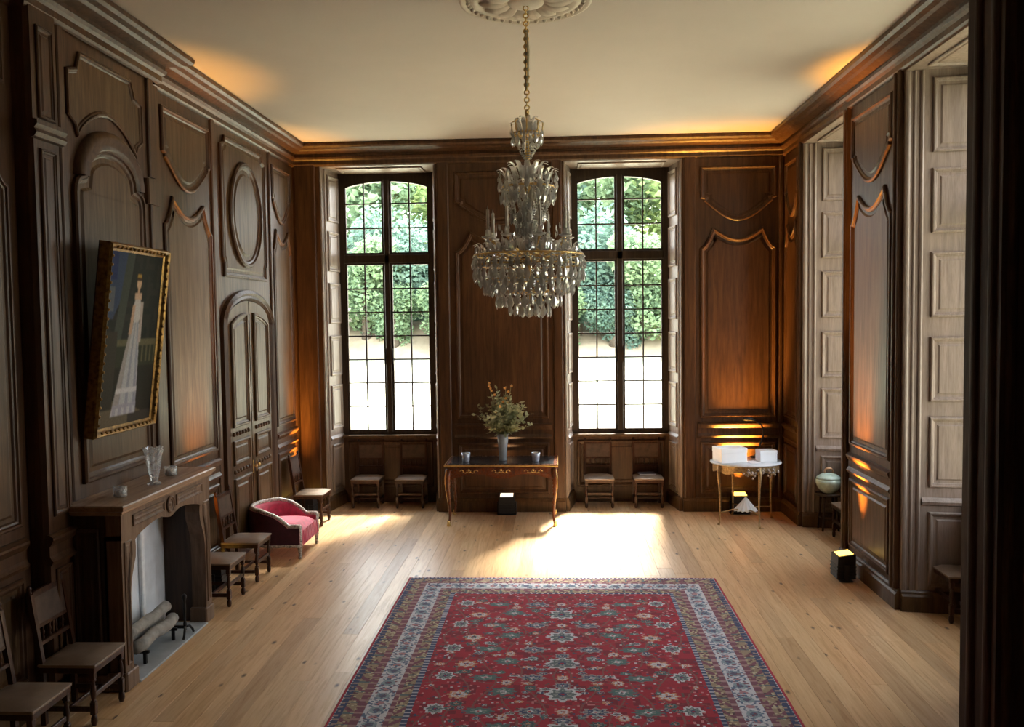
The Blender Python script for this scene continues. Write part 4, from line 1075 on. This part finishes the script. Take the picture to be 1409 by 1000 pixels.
# ------------------------------------------------------------------ writing table between the windows
def desk():
    t = thing('writing_table', 'mahogany writing table with gilt mounts between the back windows', 'table', (-0.81, 12.42, 0))
    hw, hd, zt = 0.785, 0.40, 0.875
    MB().box(-hw, hw, -hd, hd, zt-0.035, zt-0.004, 0.01).build('table_top', MAHOG, t)
    MB().box(-hw+0.05, hw-0.05, -hd+0.05, hd-0.05, zt-0.004, zt, 0.002).build('leather_inset', DARKTOP, t)
    ed = MB()
    for a, b, c, d in ((-hw-0.012, hw+0.012, -hd-0.012, -hd), (-hw-0.012, hw+0.012, hd, hd+0.012), (-hw-0.012, -hw, -hd, hd), (hw, hw+0.012, -hd, hd)): ed.box(a, b, c, d, zt-0.034, zt-0.006, 0.004)
    ed.build('edge_mount', BRASS, t)
    fx, fy = hw-0.05, hd-0.05
    # apron with a shaped lower edge on the front
    lo = [(-fx+2*fx*i/24, 0.70-0.035*math.cos(4*PI*i/24)-(0.03 if i in (0, 24) else 0)) for i in range(25)]
    MB().prism(lo+[(fx, zt-0.035), (-fx, zt-0.035)], -fy, -fy+0.03, 'y').build('apron', MAHOG, t)
    MB().box(-fx, fx, fy-0.03, fy, 0.69, zt-0.035).build('apron', MAHOG, t)
    for sg in (-1, 1): MB().box(sg*fx-0.015, sg*fx+0.015, -fy+0.03, fy-0.03, 0.69, zt-0.035).build('apron', MAHOG, t)
    for k in (-1, 0, 1):
        c = k*0.45; d = MB().box(c-0.19, c+0.19, -fy-0.012, -fy, 0.73, 0.825, 0.005).build('drawer', MAHOG, t)
        h = MB()
        for sg in (-1, 1):
            h.tube([(c+sg*0.13, -fy-0.02, 0.775), (c+sg*0.10, -fy-0.024, 0.795), (c+sg*0.07, -fy-0.024, 0.775), (c+sg*0.085, -fy-0.024, 0.76), (c+sg*0.045, -fy-0.024, 0.752), (c+sg*0.02, -fy-0.024, 0.77)], 0.0065, 6)
            h.tube([(c+sg*0.03, -fy-0.02, 0.79), (c+sg*0.022, -fy-0.03, 0.765), (c, -fy-0.034, 0.758)], 0.005, 6)
        h.lathe([(0.001, -0.02), (0.014, -0.012), (0.016, 0.01), (0.001, 0.022)], 8, (c, -fy-0.02, 0.79)); h.build('drawer_handle', BRASS, d)
    for sx_ in (-1, 1):
        for sy in (-1, 1):
            ox, oy = sx_*fx, sy*fy; k = Vector((sx_, sy)).normalized()
            zz = [0.80, 0.70, 0.60, 0.48, 0.34, 0.20, 0.10, 0.04, 0.0]; bow = [0.0, 0.022, 0.03, 0.02, 0.0, -0.012, -0.006, 0.012, 0.02]; rr = [0.045, 0.046, 0.042, 0.034, 0.026, 0.020, 0.018, 0.02, 0.022]
            lg = MB().tube([(ox+k.x*b, oy+k.y*b, z) for z, b in zip(zz, bow)], rr, 10).build('leg', MAHOG, t)
            mt = MB().tube([(ox+k.x*(b+r*.75), oy+k.y*(b+r*.75), z) for z, b, r in zip(zz[:6], bow, rr)], [0.016, 0.02, 0.014, 0.009, 0.007, 0.004], 6)
            mt.lathe([(0.026, 0.0), (0.03, 0.012), (0.02, 0.045), (0.024, 0.06), (0.019, 0.075)], 10, (ox+k.x*0.016, oy+k.y*0.016, 0)); mt.build('gilt_mount', BRASS, lg)
desk()
ZT = 0.876
lathe_thing('flower_vase', 'slim blue-grey glass vase holding the foliage on the writing table', 'vase', (-0.80, 12.36, ZT), [(0.055, 0), (0.06, 0.01), (0.052, 0.04), (0.066, 0.2), (0.085, 0.385), (0.079, 0.385), (0.06, 0.2), (0.044, 0.04), (0.001, 0.03)], BLUEG, 22)
for x, lab in ((-1.32, 'small silvered cup left of the vase on the writing table'), (-0.33, 'small silvered cup right of the vase on the writing table')):
    t = thing('silver_cup', lab, 'cup', (x, 12.28, ZT), 0, 'cups on the writing table')
    MB().lathe([(0.045, 0), (0.05, 0.008), (0.054, 0.06), (0.065, 0.125), (0.060, 0.125), (0.05, 0.06), (0.042, 0.012), (0.001, 0.01)], 18).build('cup', SILVER, t)
    MB().lathe([(0.048, 0.045), (0.050, 0.07), (0.001, 0.075)], 14).build('candle', WAX, t)
def bouquet():
    t = thing('bouquet', 'spreading bouquet of grey-green foliage with orange sprays in the tall vase', 'bouquet', (-0.80, 12.36, ZT+0.05))
    r = random.Random(14); tips = []
    for i in range(64):
        a = r.uniform(0, 2*PI); sp = r.uniform(0.03, 0.36); hgt = 0.98-1.15*sp+r.uniform(-0.16, 0.04)
        if i % 9 == 0: hgt = min(1.1, hgt+0.12)
        dx, dy = sp*math.cos(a)*1.15, sp*math.sin(a)*0.85
        pts = [(dx*0.04, dy*0.04, 0.02), (dx*0.18, dy*0.18, 0.33), (dx*0.55, dy*0.55, 0.33+(hgt-0.33)*0.5), (dx, dy, hgt)]
        MB().tube(pts, [0.004, 0.004, 0.003, 0.002], 5).build('stem', SPRIG, t); tips.append(pts)
    lf = MB()
    for pts in tips:
        p1, p2, p3 = Vector(pts[1]), Vector(pts[2]), Vector(pts[3])
        for k in range(26):
            q = k/25; p = p1.lerp(p2, q*2) if q < .5 else p2.lerp(p3, q*2-1)
            if p.z < 0.38: continue
            d = Vector((r.gauss(0, 1), r.gauss(0, 1), r.uniform(-.3, .9))).normalized(); u = d.cross(Vector((r.gauss(0, 1), r.gauss(0, 1), r.gauss(0, 1)))).normalized()
            L = r.uniform(0.045, 0.09); w_ = L*0.3
            lf.add([p, p+d*L*.5+u*w_, p+d*L, p+d*L*.5-u*w_], [(0, 1, 2), (0, 2, 3)])
    for k in range(110):    # low drooping skirt over the vase lip
        a = r.uniform(0, 2*PI); q = r.uniform(0.05, 0.2); p = Vector((q*math.cos(a), q*math.sin(a)*.8, r.uniform(0.34, 0.52)))
        d = Vector((math.cos(a), math.sin(a), r.uniform(-0.9, 0.2))).normalized(); u = d.cross(Vector((0, 0, 1))).normalized(); L = r.uniform(0.05, 0.09)
        lf.add([p, p+d*L*.5+u*L*.3, p+d*L, p+d*L*.5-u*L*.3], [(0, 1, 2), (0, 2, 3)])
    stuff(lf.build('foliage', SPRIG, t))
    fl = [(-0.18, 1.06), (-0.15, 1.00), (-0.14, 0.96), (-0.10, 0.90), (-0.17, 1.03), (0.06, 0.86), (0.02, 0.80), (0.10, 0.95), (0.14, 1.02), (0.05, 1.0), (-0.02, 0.74), (0.09, 0.78), (-0.08, 0.66)]
    for x, z in fl:
        f = MB(); c = Vector((x, r.uniform(-0.2, -0.03), z))
        for k in range(6):
            a = 2*PI*k/6; d = Vector((math.cos(a), -0.5, math.sin(a))).normalized()*0.022; u = d.cross(Vector((0, 1, 0))).normalized()*0.010
            f.add([c, c+d*.6+u, c+d, c+d*.6-u], [(0, 1, 2, 3)])
        f.ball(c, 0.008, 6, 4); f.build('flower', FLOWER, t)
    for (x, z) in ((-0.19, 1.10), (0.14, 1.05), (0.06, 1.02), (-0.02, 0.82)):
        MB().tube([(0, -0.02, 0.33), (x*.5, -0.06, 0.65), (x, -0.1, z)], 0.003, 5).build('flower_spray', SPRIG, t)
bouquet()

# ------------------------------------------------------------------ gilt console table in the right corner
def console():
    c = (2.62, 12.33); zt = 0.865
    t = thing('console_table', 'slender gilt console table with oval marble top in the right corner', 'table', (c[0], c[1], 0))
    MB().lathe([(0.47, zt-0.03), (0.49, zt-0.026), (0.495, zt-0.012), (0.485, zt), (0.001, zt)], 36, (0, 0, 0), True, 0.88).build('marble_top', MARBLE, t)
    ap = MB(); n = 48; vs = []; fs = []
    for i in range(n):
        a = 2*PI*i/n; z0 = zt-0.13-0.02*math.cos(8*a)
        for r, z in ((0.455, zt-0.03), (0.455, z0), (0.43, z0), (0.43, zt-0.03)): vs.append((r*math.cos(a), r*math.sin(a)*.88, z))
    for i in range(n):
        for k in range(4): fs.append((i*4+k, ((i+1) % n)*4+k, ((i+1) % n)*4+(k+1) % 4, i*4+(k+1) % 4))
    ap.add(vs, fs).build('apron', GILT, t)
    legs = [(-0.44, -0.32), (0.07, -0.50), (-0.05, 0.46), (0.44, 0.30)]
    legs = [(-0.40, -0.20), (0.10, -0.40), (-0.10, 0.40), (0.40, 0.20)]
    for (x, y) in legs:
        k = Vector((x, y)).normalized()
        MB().tube([(x, y, zt-0.04), (x+k.x*0.02, y+k.y*0.02, zt-0.14), (x, y, 0.55), (x-k.x*0.01, y-k.y*0.01, 0.25), (x, y, 0.03), (x+k.x*0.02, y+k.y*0.02, 0.0)], [0.024, 0.024, 0.017, 0.012, 0.012, 0.02], 8).build('leg', GILT, t)
        MB().tube([(x*.97, y*.97, 0.17), (x*.5, y*.5, 0.19), (0, 0, 0.17)], 0.010, 6).build('stretcher', GILT, t)
    orn = MB()
    n = 28; vs = []; fs = []
    for (q, z) in ((0.17, 0.15), (0.165, 0.17), (0.10, 0.24), (0.04, 0.31), (0.012, 0.335)):
        for i in range(n): a = 2*PI*i/n; w_ = q*(1.0 if i % 2 else 0.78); vs.append((w_*math.cos(a), w_*math.sin(a)*.7, z+(0.0 if i % 2 else 0.012)))
    for k in range(4):
        for i in range(n): fs.append((k*n+i, k*n+(i+1) % n, (k+1)*n+(i+1) % n, (k+1)*n+i))
    fs += [tuple(range(n-1, -1, -1)), tuple(4*n+i for i in range(n))]
    orn.add(vs, fs)
    orn.build('stretcher_ornament', WHITEP, t)
    # carved flower festoon on the near right of the apron
    r = random.Random(6)
    f = MB()
    for k in range(46):
        a = -PI*0.42+r.uniform(-0.5, 0.75); z = zt-0.06-abs(r.gauss(0, 0.05))
        f.ball((0.47*math.cos(a), 0.425*math.sin(a), z), r.uniform(0.008, 0.02), 6, 4)
    f.build('carved_festoon', PAINTW, t)
    return c, zt
CC, CZ = console()
def carton(name, label, loc, rz, sx_, sy, sz):
    t = thing(name, label, 'box', loc, rz, 'white boxes on the console')
    MB().box(-sx_, sx_, -sy, sy, 0, sz*0.72, 0.003).build('tray', WHITEP, t); MB().box(-sx_-0.003, sx_+0.003, -sy-0.003, sy+0.003, sz*0.66, sz, 0.004).build('lid', WHITEP, t)
carton('white_box', 'large white box on the left of the marble console top', (CC[0]-0.235, CC[1]-0.06, CZ+0.001), 0.25, 0.19, 0.15, 0.20)
carton('white_box', 'smaller white box on the right of the marble console top', (CC[0]+0.28, CC[1]-0.02, CZ+0.001), 0.12, 0.12, 0.10, 0.155)
t = thing('leaflet', 'flat pale leaflet lying between the white boxes on the console', 'leaflet', (CC[0]+0.06, CC[1]-0.16, CZ+0.001), 0.3)
MB().box(-0.07, 0.07, -0.10, 0.10, 0, 0.006, 0.001).build('page', WHITEP, t)
t = thing('desk_lamp', 'black bent-arm desk lamp at the back of the console table', 'lamp', (CC[0]+0.20, CC[1]+0.30, CZ))
MB().lathe([(0.07, 0), (0.07, 0.015), (0.02, 0.022), (0.012, 0.04), (0.001, 0.045)], 16).build('base', BLACK, t)
MB().tube([(0, 0, 0.03), (0.06, 0.02, 0.14), (0.11, 0.02, 0.28), (0.12, 0.02, 0.38), (0.09, 0.02, 0.46), (0.0, 0.02, 0.53)], 0.014, 8).build('arm', BLACK, t)
MB().tube([(0.01, 0.02, 0.525), (-0.05, 0.02, 0.548), (-0.14, 0.02, 0.55), (-0.17, 0.02, 0.545)], [0.014, 0.028, 0.028, 0.02], 10).build('lamp_head', BLACK, t)

# ------------------------------------------------------------------ stool and tureen in the far right embrasure
t = thing('stool', 'dark wooden stool carrying the green bowl in the far right embrasure', 'stool', (3.62, 11.85, 0))
MB().lathe([(0.16, 0.47), (0.175, 0.475), (0.175, 0.50), (0.165, 0.505), (0.001, 0.505)], 20).build('seat', OAKD, t)
for k in range(4):
    a = PI/4+k*PI/2; MB().tube([(0.11*math.cos(a), 0.11*math.sin(a), 0.48), (0.15*math.cos(a), 0.15*math.sin(a), 0.0)], [0.017, 0.014], 8).build('leg', OAKD, t)
    b = a+PI/2; MB().tube([(0.137*math.cos(a), 0.137*math.sin(a), 0.16), (0.137*math.cos(b), 0.137*math.sin(b), 0.16)], 0.009, 6).build('stretcher', OAKD, t)
t = thing('tureen', 'round celadon green bowl with lid and top handle on the stool', 'bowl', (3.62, 11.85, 0.506))
MB().lathe([(0.08, 0), (0.09, 0.01), (0.145, 0.07), (0.17, 0.14), (0.168, 0.185), (0.15, 0.185), (0.001, 0.18)], 26).build('bowl', TUREEN, t)
MB().lathe([(0.165, 0.186), (0.155, 0.215), (0.10, 0.25), (0.04, 0.265), (0.001, 0.268)], 26).build('lid', TUREEN, t)
MB().tube([(-0.05, 0, 0.255), (-0.055, 0, 0.30), (-0.03, 0, 0.325), (0.03, 0, 0.325), (0.055, 0, 0.30), (0.05, 0, 0.255)], 0.012, 8).build('handle', simple('copper_handle', (0.55, 0.30, 0.16, 1), 0.3, 0.6), t)

# ------------------------------------------------------------------ uplights
def uplight(label, loc, rz, aim, power, lens=LENS, col=(1.0, 0.46, 0.07), size=75):
    t = thing('uplight', label, 'uplight', loc, rz, 'floor uplights')
    v = [(-0.12, -0.10, 0.03), (0.12, -0.10, 0.03), (0.12, 0.10, 0.03), (-0.12, 0.10, 0.03), (-0.115, -0.09, 0.27), (0.115, -0.09, 0.27), (0.115, 0.10, 0.30), (-0.115, 0.10, 0.30)]
    b = MB().add(v, [(3, 2, 1, 0), (4, 5, 6, 7), (0, 1, 5, 4), (1, 2, 6, 5), (2, 3, 7, 6), (3, 0, 4, 7)])
    for z in (0.08, 0.12, 0.16): b.box(-0.125, 0.125, -0.104, 0.104, z, z+0.012)
    b.build('housing', BLACK, t)
    MB().add([(-0.095, -0.072, 0.2765), (0.095, -0.072, 0.2765), (0.095, 0.082, 0.3005), (-0.095, 0.082, 0.3005)], [(0, 1, 2, 3)]).build('lens', lens, t)
    br = MB()
    for sg in (-1, 1): br.box(sg*0.135-0.007, sg*0.135+0.007, -0.03, 0.03, 0.0, 0.19, 0.003)
    br.box(-0.14, 0.14, -0.07, 0.07, 0.0, 0.012, 0.003); br.build('bracket', BLACK, t)
    l = bpy.data.lights.new('uplight_lamp', 'SPOT'); l.energy = power; l.color = col; l.spot_size = math.radians(size); l.spot_blend = 1.0; l.shadow_soft_size = 0.10
    o = bpy.data.objects.new('uplight_lamp', l); COL.objects.link(o); o.location = (loc[0], loc[1], loc[2]+0.33)
    o.rotation_euler = Vector(aim).normalized().to_track_quat('-Z', 'Y').to_euler()
    return t
uplight('black floor uplight with a glowing yellow lens beside the right wall pier', (3.10, 9.62, 0), -PI/2, (0.16, -0.01, 1), 2100, size=30)
uplight('black floor uplight standing on the floor under the gilt console table', (2.64, 12.845, 0), 0, (0.03, 0.09, 1), 1300, size=50)
uplight('black floor uplight with a warm lens under the writing table', (-0.78, 12.80, 0), 0, (0, 0.03, 1), 60, LENSW, (1.0, 0.62, 0.3), 40)
uplight('black floor uplight against the left wall between two wooden chairs', (-3.74, 9.21, 0), PI/2, (-0.13, 0.0, 1), 700, size=36)
uplight('black floor uplight in the left back corner behind the chair', (-3.74, 12.74, 0), PI/2, (-0.13, 0.0, 1), 700, size=38)

# ------------------------------------------------------------------ ceiling rose and chandelier
AX, AY = -0.235, 7.30
t = thing('ceiling_rose', 'round plaster ceiling rose with acanthus leaves above the chandelier', 'ceiling rose', (AX, AY, ZC))
MB().lathe([(0.55, 0.0), (0.545, -0.02), (0.52, -0.03), (0.50, -0.018), (0.46, -0.012), (0.44, -0.025), (0.41, -0.03), (0.38, -0.015), (0.16, -0.015), (0.14, -0.04), (0.10, -0.05), (0.001, -0.055)], 48).build('rose_disc', STUCCO, t)
lm = MB(); pts = []
for k in range(9):
    q = k/8; r = 0.14+0.25*q; wv = 0.058*math.sin(PI*(0.15+0.8*q))*(1+0.18*math.cos(q*22)); zz = -0.022-0.035*math.sin(PI*q)
    pts += [(r, -wv, zz+0.012), (r, -wv*.4, zz-0.006), (r, 0, zz+0.004), (r, wv*.4, zz-0.006), (r, wv, zz+0.012)]
fs_ = [(k*5+i, k*5+i+1, k*5+6+i, k*5+5+i) for k in range(8) for i in range(4)]
LM = lm.add(pts, fs_, True).mesh('acanthus_leaf', STUCCO)
for k in range(14): instance('acanthus_leaf', LM, t, (0, 0, 0), (0, 0, 2*PI*k/14))
bm_ = MB().ball((0, 0, 0), 0.02, 8, 5).mesh('bead', STUCCO)
for k in range(40): instance('bead', bm_, t, (0.475*math.cos(2*PI*k/40), 0.475*math.sin(2*PI*k/40), -0.02))

def chandelier():
    t = thing('chandelier', 'large tiered crystal chandelier hanging from the ceiling rose', 'chandelier', (AX, AY, 2.90))
    Z = lambda z: z-2.90
    # chain and sleeve
    ch = MB(); k = 0; z = 5.44
    while z > 4.60:
        ch.torus((0, 0, Z(z)), 0.020, 0.0055, 'x' if k % 2 else 'y', 12, 6); z -= 0.031; k += 1
    ch.build('chain', BRASS, t)
    MB().tube([(0.0, 0, Z(5.26)), (0.008, 0, Z(5.1)), (0.004, 0.004, Z(4.95)), (0.0, 0, Z(4.78))], [0.014, 0.019, 0.018, 0.013], 8).build('chain_sleeve', SLEEVE, t)
    # stem: alternating gilt and glass
    MB().lathe([(0.008, Z(4.62)), (0.02, Z(4.60)), (0.012, Z(4.55)), (0.016, Z(4.30)), (0.026, Z(4.27)), (0.014, Z(4.20)), (0.02, Z(4.0)), (0.03, Z(3.98)), (0.015, Z(3.9)), (0.02, Z(3.5)), (0.05, Z(3.46)), (0.02, Z(3.42)), (0.018, Z(3.05)), (0.03, Z(3.03)), (0.006, Z(3.0))], 14).build('stem', BRASS, t)
    MB().lathe([(0.02, Z(3.90)), (0.055, Z(3.86)), (0.075, Z(3.78)), (0.05, Z(3.66)), (0.03, Z(3.60)), (0.05, Z(3.57)), (0.03, Z(3.54))], 16).build('glass_baluster', CRYSTAL, t)
    MB().lathe([(0.022, Z(4.18)), (0.045, Z(4.14)), (0.03, Z(4.06)), (0.022, Z(4.02))], 14).build('glass_baluster', CRYSTAL, t)
    # gilt rings
    for (r, z) in ((0.455, 3.42), (0.455, 3.34), (0.37, 3.22), (0.27, 3.12), (0.165, 3.045), (0.215, 3.98), (0.12, 4.42)):
        MB().torus((0, 0, Z(z)), r, 0.008, 'z', 40, 6).build('ring', BRASS, t)
    for k in range(8):
        a = 2*PI*k/8; ca, sa = math.cos(a), math.sin(a)
        P_ = lambda r, z: (r*ca, r*sa, Z(z))
        MB().tube([P_(0.02, 3.44), P_(0.15, 3.40), P_(0.30, 3.44), P_(0.455, 3.42)], 0.008, 6).build('ring_spoke', BRASS, t)
        MB().tube([P_(0.02, 4.0), P_(0.10, 3.95), P_(0.215, 3.98), P_(0.25, 4.05), P_(0.225, 4.11), P_(0.195, 4.08)], 0.007, 6).build('scroll_arm', CRYSTAL, t)
        MB().tube([P_(0.02, 4.38), P_(0.08, 4.40), P_(0.125, 4.44), P_(0.13, 4.51), P_(0.10, 4.53)], 0.006, 6).build('crown_arm', BRASS, t)
    # glass plume leaves on the upper tiers
    pl = MB(); vs = []; fs = []
    for k in range(7):
        q = k/6; r = 0.085*q**1.4; zq = 0.105*math.sin(PI*0.66*q); w_ = 0.024*math.sin(PI*(0.2+0.75*q)); vs += [(r, -w_, zq), (r+0.006, 0, zq+0.004), (r, w_, zq)]
    for k in range(6):
        for i in range(2): fs.append((k*3+i, k*3+i+1, k*3+4+i, k*3+3+i))
    PLM = pl.add(vs, fs, False).mesh('glass_plume', CRYSTAL)
    for (r, z, n, sc) in ((0.07, 4.42, 12, 0.85), (0.03, 4.47, 7, 0.8), (0.18, 4.03, 16, 0.9), (0.09, 4.08, 10, 1.0), (0.16, 3.90, 12, 0.8), (0.39, 3.42, 22, 0.85), (0.28, 3.44, 16, 0.95), (0.08, 3.62, 10, 1.0)):
        for k in range(n):
            a = 2*PI*(k+.5)/n; instance('glass_plume', PLM, t, (r*math.cos(a), r*math.sin(a), Z(z)), (0, 0, a), (sc, sc, sc))
    # candle arms
    for k in range(8):
        a = 2*PI*k/8+0.30; ca, sa = math.cos(a), math.sin(a); P_ = lambda r, z: (r*ca, r*sa, Z(z))
        ar = MB().tube([P_(0.03, 3.50), P_(0.12, 3.44), P_(0.22, 3.47), P_(0.30, 3.53), P_(0.345, 3.56)], [0.011, 0.012, 0.011, 0.010, 0.012], 8).build('candle_arm', BRASS, t)
        c = P_(0.345, 0); c = (c[0], c[1], 0)
        MB().lathe([(0.006, Z(3.55)), (0.045, Z(3.565)), (0.055, Z(3.575)), (0.02, Z(3.58)), (0.018, Z(3.62)), (0.014, Z(3.63))], 14, c).build('drip_pan', CRYSTAL, ar)
        MB().lathe([(0.0125, Z(3.62)), (0.0125, Z(3.79)), (0.004, Z(3.80)), (0.001, Z(3.825))], 10, c).build('candle', WAX, ar)
    # crystal drops: bead, link and faceted almond
    def almond(w_, h):
        m = MB(); n = 6; vs = [(0, 0, 0)]
        for rr, zz in ((0.45, -0.18), (1.0, -0.55), (0.75, -0.80)):
            for i in range(n): a = 2*PI*i/n; vs.append((w_*0.5*rr*math.cos(a), w_*rr*math.sin(a), h*zz))
        vs.append((0, 0, -h)); fs = []
        for i in range(n):
            j = (i+1) % n; fs.append((0, 1+i, 1+j)); fs.append((3*n+1, 2*n+1+j, 2*n+1+i))
            for q in range(2): fs.append((1+q*n+i, 1+(q+1)*n+i, 1+(q+1)*n+j, 1+q*n+j))
        m.add(vs, fs); m.ball((0, 0, 0.012), 0.010, 6, 4); return m.mesh('crystal_drop', CRYSTAL)
    DM = almond(0.025, 0.085); DL = almond(0.029, 0.11)
    cnt = 0; r_ = random.Random(2)
    for (rad, z, n, me) in ((0.462, 3.405, 44, DM), (0.458, 3.325, 44, DL), (0.415, 3.27, 34, DL), (0.372, 3.205, 36, DL), (0.27, 3.105, 26, DL), (0.168, 3.03, 16, DL), (0.08, 3.01, 8, DM), (0.215, 3.965, 22, DL), (0.245, 4.04, 16, DM), (0.125, 4.41, 14, DM), (0.14, 3.80, 12, DL), (0.05, 3.56, 8, DM)):
        for k in range(n):
            a = 2*PI*(k+r_.uniform(-.15, .15))/n; s = r_.uniform(0.85, 1.12)
            instance('crystal_drop', me, t, (rad*math.cos(a), rad*math.sin(a), Z(z)-0.012), (r_.uniform(-.08, .08), r_.uniform(-.08, .08), a+r_.uniform(-.5, .5)), (s, s, s)); cnt += 1
    for k in range(8):
        a = 2*PI*k/8+0.30
        for j in range(2):
            b = a+(j-.5)*0.22; instance('crystal_drop', DM, t, (0.355*math.cos(b), 0.355*math.sin(b), Z(3.56)), (0, 0, j), (0.9, 0.9, 0.9)); cnt += 1
    ex = MB()
    for (rad, z, n, w_, h) in ((0.44, 3.50, 70, .011, .07), (0.35, 3.50, 54, .011, .07), (0.47, 3.36, 70, .010, .06), (0.43, 3.24, 60, .010, .06), (0.33, 3.15, 50, .010, .06), (0.22, 3.07, 34, .010, .06), (0.25, 4.08, 40, .010, .07), (0.23, 3.93, 40, .010, .07), (0.16, 3.86, 30, .010, .08), (0.14, 4.45, 26, .009, .06), (0.10, 4.53, 16, .009, .06), (0.11, 3.66, 30, .010, .08), (0.34, 3.66, 44, .009, .06)):
        for k in range(n):
            a = 2*PI*(k+r_.uniform(-.3, .3))/n; q = rad*r_.uniform(0.9, 1.03); zz = Z(z)+r_.uniform(-.02, .02); x, y = q*math.cos(a), q*math.sin(a); u = Vector((-math.sin(a), math.cos(a), 0))*w_; v = Vector((math.cos(a), math.sin(a), 0))*w_*.5; p = Vector((x, y, zz))
            ex.add([p, p+u-Vector((0, 0, h*.6)), p+v-Vector((0, 0, h*.6)), p-u-Vector((0, 0, h*.6)), p-v-Vector((0, 0, h*.6)), p-Vector((0, 0, h))], [(0, 1, 2), (0, 2, 3), (0, 3, 4), (0, 4, 1), (5, 2, 1), (5, 3, 2), (5, 4, 3), (5, 1, 4)])
    stuff(ex.build('small_crystals', CRYSTAL, t))
    # bead strings swagged between the tiers
    bs = MB()
    def strand(p, q, n, sag, rb):
        for k in range(n+1):
            u = k/n; v = Vector(p).lerp(Vector(q), u); v.z -= sag*math.sin(PI*u); 
            bs.add([v+Vector((rb, 0, 0)), v+Vector((0, rb, 0)), v-Vector((rb, 0, 0)), v-Vector((0, rb, 0)), v+Vector((0, 0, rb)), v-Vector((0, 0, rb))], [(0, 1, 4), (1, 2, 4), (2, 3, 4), (3, 0, 4), (1, 0, 5), (2, 1, 5), (3, 2, 5), (0, 3, 5)])
    for k in range(16):
        a = 2*PI*k/16; b = 2*PI*(k+1)/16; P_ = lambda r, z, a: (r*math.cos(a), r*math.sin(a), Z(z))
        strand(P_(0.215, 3.97, a), P_(0.07, 3.60, a), 18, 0.03, 0.010)
        strand(P_(0.09, 3.60, a), P_(0.44, 3.44, b), 20, 0.05, 0.010)
        strand(P_(0.455, 3.40, a), P_(0.455, 3.40, b), 10, 0.03, 0.010)
        strand(P_(0.12, 4.40, a), P_(0.03, 4.22, a), 8, 0.01, 0.008)
        strand(P_(0.03, 4.14, a), P_(0.21, 4.0, a), 10, 0.03, 0.008)
        strand(P_(0.36, 3.20, a), P_(0.165, 3.03, a), 10, 0.02, 0.011)
        strand(P_(0.30, 3.40, a), P_(0.33, 3.22, b), 9, 0.02, 0.011)
    stuff(bs.build('bead_strings', CRYSTAL, t))
    MB().lathe([(0.001, Z(2.905)), (0.025, Z(2.915)), (0.04, Z(2.945)), (0.03, Z(2.975)), (0.008, Z(2.99)), (0.006, Z(3.01))], 12, smooth=False).build('finial_ball', CRYSTAL, t)
chandelier()
